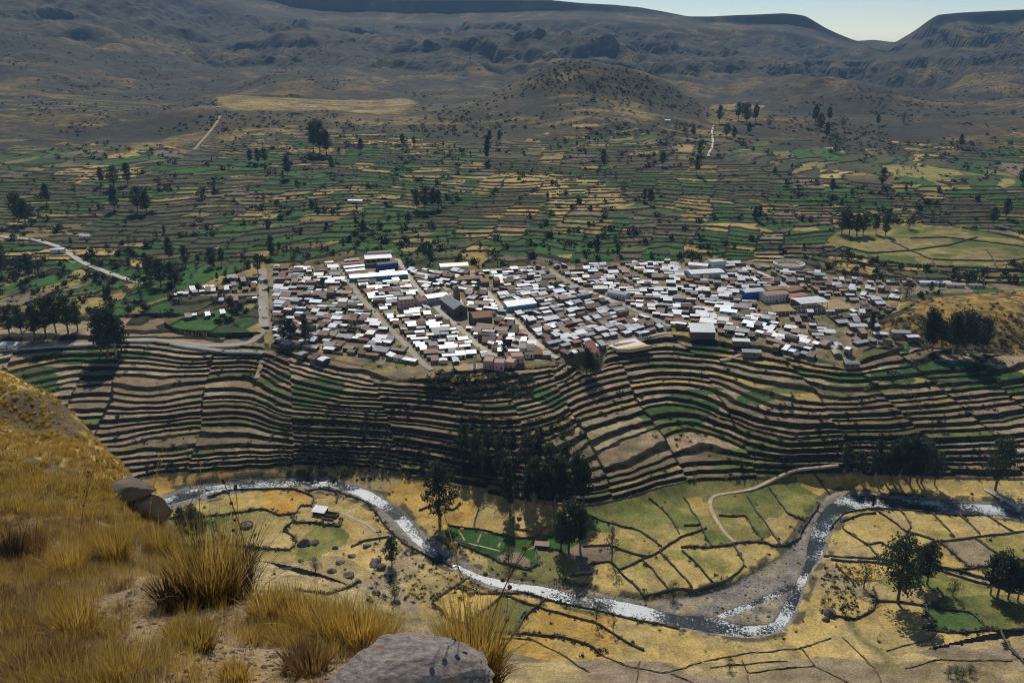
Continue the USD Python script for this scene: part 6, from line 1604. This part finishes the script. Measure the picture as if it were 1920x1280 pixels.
def tussock(seed, n, h, spread, lean, width=.0035, bend=.5):
    """A clump of thin tapering blades that arch outward."""
    rg = np.random.default_rng(seed)
    a = rg.uniform(0, 2 * math.pi, n)
    r = spread * .32 * np.sqrt(rg.random(n))
    b0 = np.stack([r * np.cos(a), r * np.sin(a), np.full(n, -.03)], -1)
    out = a + rg.normal(0, .6, n)
    hh = h * rg.uniform(.45, 1.0, n)
    tilt = np.abs(rg.normal(0, lean, n)) + .25 * r / (spread * .32 + 1e-6) * lean
    V, F, o = [], [], 0
    segs = 4
    pts = []
    p = b0.copy(); th = tilt * .5
    d0 = np.stack([np.cos(out), np.sin(out)], -1)
    pts.append(p.copy())
    for k in range(segs):
        step = hh / segs
        p = p + np.stack([d0[:, 0] * np.sin(th) * step, d0[:, 1] * np.sin(th) * step, np.cos(th) * step], -1)
        th = th + bend * tilt / segs * 2.2
        pts.append(p.copy())
    side = np.stack([-np.sin(out + rg.normal(0, .8, n)), np.cos(out + rg.normal(0, .8, n)), np.zeros(n)], -1)
    w = width * rg.uniform(.6, 1.4, n)
    for k in range(segs):
        V.append(pts[k] - side * (w * (1 - .75 * k / segs))[:, None]); V.append(pts[k] + side * (w * (1 - .75 * k / segs))[:, None])
    V.append(pts[segs])
    V = np.concatenate(V)
    i = np.arange(n)
    for k in range(segs - 1):
        l0, r0, l1, r1 = 2 * k * n + i, (2 * k + 1) * n + i, (2 * k + 2) * n + i, (2 * k + 3) * n + i
        F += [np.stack([l0, r0, r1], -1), np.stack([l0, r1, l1], -1)]
    k = segs - 1
    F.append(np.stack([2 * k * n + i, (2 * k + 1) * n + i, 2 * segs * n + i], -1))
    return trimesh.Trimesh(V, np.vstack(F), process=False)
# the tussocks one can pick out
TUS = [(395,1125,'big',.62,'largest golden grass tussock, rising before the river farm'), (425,1118,'dead',.60,'dark dead grass clump behind the largest golden tussock'), (330,1135,'dead',.5,'dark matted dead grass at the left foot of the largest tussock'), (375,1215,'mid',.34,'small bright golden tussock below the largest one, right of two'), (335,1205,'mid',.30,'small golden tussock below the largest one, left of two'),
       (150,1190,'mid',.52,'broad golden tussock at left, before the brown grass'), (300,1040,'big',.75,'feathery golden tussock on the crest left of the largest one'), (215,1050,'big',.80,'tall feathery golden tussock at the left crest'), (130,1075,'mid',.7,'golden tussock on the crest further left'), (20,1050,'dead',.7,'dark brown dead tussock at the left edge'), (60,1040,'brown',.7,'reddish brown tussock near the left edge'),
       (500,1160,'mid',.42,'golden tussock at the left end of the crest fringe'), (545,1165,'mid',.44,'golden tussock in the left half of the crest fringe'), (590,1180,'mid',.46,'golden tussock in the middle of the crest fringe'), (635,1205,'big',.5,'thick golden tussock right of the middle of the crest fringe'), (675,1215,'big',.5,'thick golden tussock before the lichened rocks'), (610,1200,'mid',.42,'golden tussock before the crest fringe'), (720,1200,'mid',.34,'golden tussock at the right end of the crest fringe'),
       (885,1262,'big',.42,'golden tussock right of the lichened rocks'), (905,1285,'mid',.36,'low golden tussock at the bottom right of the rocks'), (585,1262,'brown',.30,'reddish brown grass clump left of the great rock'), (560,1255,'brown',.28,'small brown grass clump at the bottom centre'), (440,1275,'mid',.22,'tiny golden tuft at the bottom, left of the brown clump'), (240,1275,'mid',.3,'golden tuft at the bottom edge left of centre'), (60,1260,'brown',.3,'brown tuft at the bottom left corner'), (120,1250,'brown',.32,'brown tuft near the bottom left corner, second from the edge'), (745,1180,'stalk',.42,'dark leafless stems standing behind the lichened rocks')]
MESH = {'big': lambda s, h: (tussock(s, 1000, h, h * .85, .36, .0026), 'grass_gold'), 'mid': lambda s, h: (tussock(s, 620, h, h * .9, .42, .0025), 'grass_gold'), 'dead': lambda s, h: (tussock(s, 420, h, h * .9, .55, .0032), 'grass_dead'), 'brown': lambda s, h: (tussock(s, 420, h, h * .95, .45, .003), 'grass_brown'), 'stalk': lambda s, h: (tussock(s, 30, h, h * .6, .4, .0025), 'grass_brown')}
tp = fspot([t[0] for t in TUS], [t[1] for t in TUS])
for i, ((px, py, k, h, lab), p) in enumerate(zip(TUS, tp)):
    h = h * (.6 if i not in (0, 1, 18) else 1.0)
    m, mt = MESH[k](400 + i, h)
    t = thing('grass_tussock' if k != 'stalk' else 'dry_shrub', lab, 'grass', None, p)
    obj('blades', m, mt, t)
    if k in ('big', 'mid'):
        obj('dead_blades', tussock(500 + i, 110, h * .75, h * .9, .75, .003), 'grass_dead', t)
        obj('pale_stalks', tussock(600 + i, 26, h * 1.3, h * .7, .3, .0022), 'grass_straw', t)
# tall seed stalks
for i, (px, py, h, ln, lab) in enumerate([(375,1110,.9,.12,'long pale seed stalk above the largest tussock'), (280,1035,1.3,.25,'tall pale seed stalk leaning at the crest left of the largest tussock'), (330,1050,1.2,.5,'seed stalk bending right over the pasture'), (470,1125,.8,-.1,'thin upright stalk before the near slope'), (905,1270,.75,.35,'thin bare stalk with seed heads right of the rocks'), (880,1262,.8,-.12,'pale feathery seed stalk beside the tussock right of the rocks'), (1000,1310,.55,.25,'dark thin stalk with seed heads right of the rocks at the bottom'), (150,1060,1.1,.3,'thin dark stalk leaning right near the left crest')]):
    p = fspot(px, py)[0]
    n = 9
    s = np.linspace(0, 1, n)
    c = np.stack([ln * h * s ** 1.8, .05 * np.sin(s * 3), h * s], -1)
    t = thing('seed_stalk', lab, 'grass stalk', None, p)
    obj('stem', cat([limb(c[j], c[j + 1], .0035 * (1 - .5 * s[j]), .0035 * (1 - .5 * s[j + 1]), 4) for j in range(n - 1)]), 'grass_straw' if 'pale' in lab else 'grass_brown', t)
    rg = np.random.default_rng(700 + i)
    ends = [c[-1]] + [c[rg.integers(4, n)] + rg.normal(0, .05, 3) for _ in range(7)]
    obj('seed_heads', cat([trimesh.creation.icosphere(1, .011).apply_translation(e) for e in ends] + [limb(c[min(n - 1, 5)], e, .0012, .0012, 3) for e in ends[1:]]), 'grass_straw' if 'pale' in lab else 'grass_brown', t)
paint('clod', (.27, .20, .135), 0.95, 0, .35, 9.0)
# great lichened rocks
usdkit.material(stage, '/World/Looks/lichen_rock', {
    'g': ('geometry', {}), 'n': ('noise_texture', {'scale': 28.0, 'detail': 9.0, 'roughness': .75}), 'n2': ('noise_texture', {'scale': 9.0, 'detail': 6.0, 'roughness': .65}), 'n3': ('noise_texture', {'scale': 16.0, 'detail': 4.0}), 'v': ('noise_texture', {'scale': 34.0, 'detail': 4.0, 'roughness': .7, 'distortion': 1.5}),
    'r': ('rgb_ramp', {'ramp': [(0, (.10, .085, .08)), (.42, (.24, .21, .185)), (.55, (.38, .33, .29)), (.7, (.48, .42, .37)), (1, (.55, .5, .46))]}),
    'o': ('rgb_ramp', {'ramp': [(0, (0, 0, 0)), (.58, (0, 0, 0)), (.66, (.8, .8, .8)), (1, (1, 1, 1))]}), 'k': ('rgb_ramp', {'ramp': [(0, (0, 0, 0)), (.64, (0, 0, 0)), (.72, (.8, .8, .8)), (1, (.9, .9, .9))]}),
    'm': ('mix', {'mix_type': 'mix', 'color2': (.36, .17, .10)}), 'm2': ('mix', {'mix_type': 'mix', 'color2': (.04, .035, .03)}), 'b': ('bump', {'strength': 1.0, 'distance': .03}), 'p': ('principled_bsdf', {'roughness': .9, 'specular_ior_level': .2})},
    [('g.position', 'n.vector'), ('g.position', 'n2.vector'), ('g.position', 'n3.vector'), ('g.position', 'v.vector'), ('n.fac', 'r.fac'), ('n2.fac', 'o.fac'), ('r.color', 'm.color1'), ('o.color', 'm.fac'), ('v.fac', 'k.fac'), ('m.color', 'm2.color1'), ('k.color', 'm2.fac'), ('m2.color', 'p.base_color'), ('n.fac', 'b.height'), ('b.normal', 'p.normal')], surface='p.BSDF')
def big_rock(name, label, px, py, sx, sy, sz, seed, rz, mat='lichen_rock', sink=.35, n=6):
    p = fspot(px, py)[0]
    m = rock(seed, n, .16, 1.0, 9)
    v = np.array(m.vertices)
    v *= 1 + .09 * (fbm(v * 5 + seed, 6, seed + 3)[:, None] - .5) * 2 + .04 * np.abs(fbm(v * 11 + seed, 3, seed + 9)[:, None] - .5)
    m = trimesh.Trimesh(v * [sx, sy, sz], m.faces, process=False)
    m.apply_transform(trimesh.transformations.rotation_matrix(rz, [0, 0, 1]))
    t = obj(name, m.apply_translation((p[0], p[1], p[2] + sz * (1 - 2 * sink))), mat, None, 40)
    return tag(t, label, 'rock')
big_rock('rock', 'great grey lichened rock at the bottom edge of the photograph', 735, 1306, .38, .30, .145, 811, .2, sink=.47)
big_rock('rock', 'grey and rust lichened rock just behind the great one', 790, 1232, .26, .17, .065, 812, -.3)
big_rock('rock', 'low grey rock at the bottom right of the great rock', 1010, 1330, .20, .15, .07, 813, .1)
big_rock('rock', 'pale weathered rock poking out beyond the crest fringe', 520, 1116, .22, .15, .09, 814, .4)
big_rock('rock', 'dark overhanging crag on the edge of the hillside at left', 272, 962, .62, .5, .62, 815, .5, 'boulder', .5, 4)
big_rock('rock', 'long grey slab set in the golden hillside above the crag', 222, 925, .95, .45, .30, 816, .7, 'boulder', .46, 4)
# grass over the hillside, litter, small stones
px, py = rgs.uniform(-60, 420, 18000), rgs.uniform(690, 1060, 18000)
p = fspot(px, py)
on = (p[:, 1] > 11) & (p[:, 1] < 60)
rr = n2(p[:, 0] * 1.0, p[:, 1] * .6, 3.2, 185, 4)
p = p[on & (rgs.random(len(p)) < np.where(rr > .58, .14, .75))]
GR = [(tussock(901, 70, .42, .5, .45, .012), 'grass_gold'), (tussock(902, 70, .40, .5, .5, .012), 'grass_straw'), (tussock(903, 60, .34, .5, .6, .012), 'grass_brown')]
instancer('hillside_grass', 'golden bunch grass covering the hillside at left', 'grass', GR, p, rgs.uniform(.2, .58, len(p)), rgs.uniform(0, 6.28, len(p)), rgs.choice([0, 1, 2], len(p), p=[.55, .3, .15]))
px, py = rgs.uniform(-40, 930, 16000), rgs.uniform(960, 1300, 16000)
p = fspot(px, py)
g_ = n2(p[:, 0], p[:, 1], .55, 191, 3)
left = sstep(px, 420, 120)
crest = sstep(p[:, 1], 4.6, 6.5)
bare = np.exp(-(((px - 250) / 130) ** 2 + ((py - 1165) / 60) ** 2)) + np.exp(-(((px - 470) / 120) ** 2 + ((py - 1240) / 40) ** 2))
p_ok = (p[:, 1] < 13) & (rgs.random(len(p)) < np.clip(.05 + .26 * left + .26 * crest + .42 * sstep(g_, .5, .62) - .6 * bare, .03, 1) * np.clip(p[:, 1] / 5, .25, 1))
pf, lf = p[p_ok], left[p_ok]
GN = [(tussock(911, 90, .36, .40, .5, .0024), 'grass_gold'), (tussock(912, 70, .30, .42, .65, .0024), 'grass_straw'), (tussock(913, 90, .24, .40, .8, .0026), 'grass_brown'), (tussock(914, 60, .16, .42, 1.1, .0028), 'grass_dead')]
w_ = np.where(rgs.random(len(pf)) < .6 * lf, 2, rgs.choice([0, 1, 2, 3], len(pf), p=[.45, .2, .15, .2]))
instancer('near_grass', 'short dry grass and litter over the near ground', 'grass', GN, pf, rgs.uniform(.3, .95, len(pf)) * np.clip(.38 + .035 * pf[:, 1], .4, .8), rgs.uniform(0, 6.28, len(pf)), w_)
px, py = rgs.uniform(0, 900, 2400), rgs.uniform(1090, 1300, 2400)
p = fspot(px, py)
p = p[p[:, 1] < 8]
instancer('gravel', 'small stones and clods strewn over the bare earth', 'gravel', [(rock(321, 1, .25, .7), 'clod'), (rock(322, 1, .25, .7), 'boulder')], p + [0, 0, .002], .003 + .024 * rgs.random(len(p)) ** 6, rgs.uniform(0, 6.28, len(p)), rgs.choice([0, 1], len(p), p=[.75, .25]))
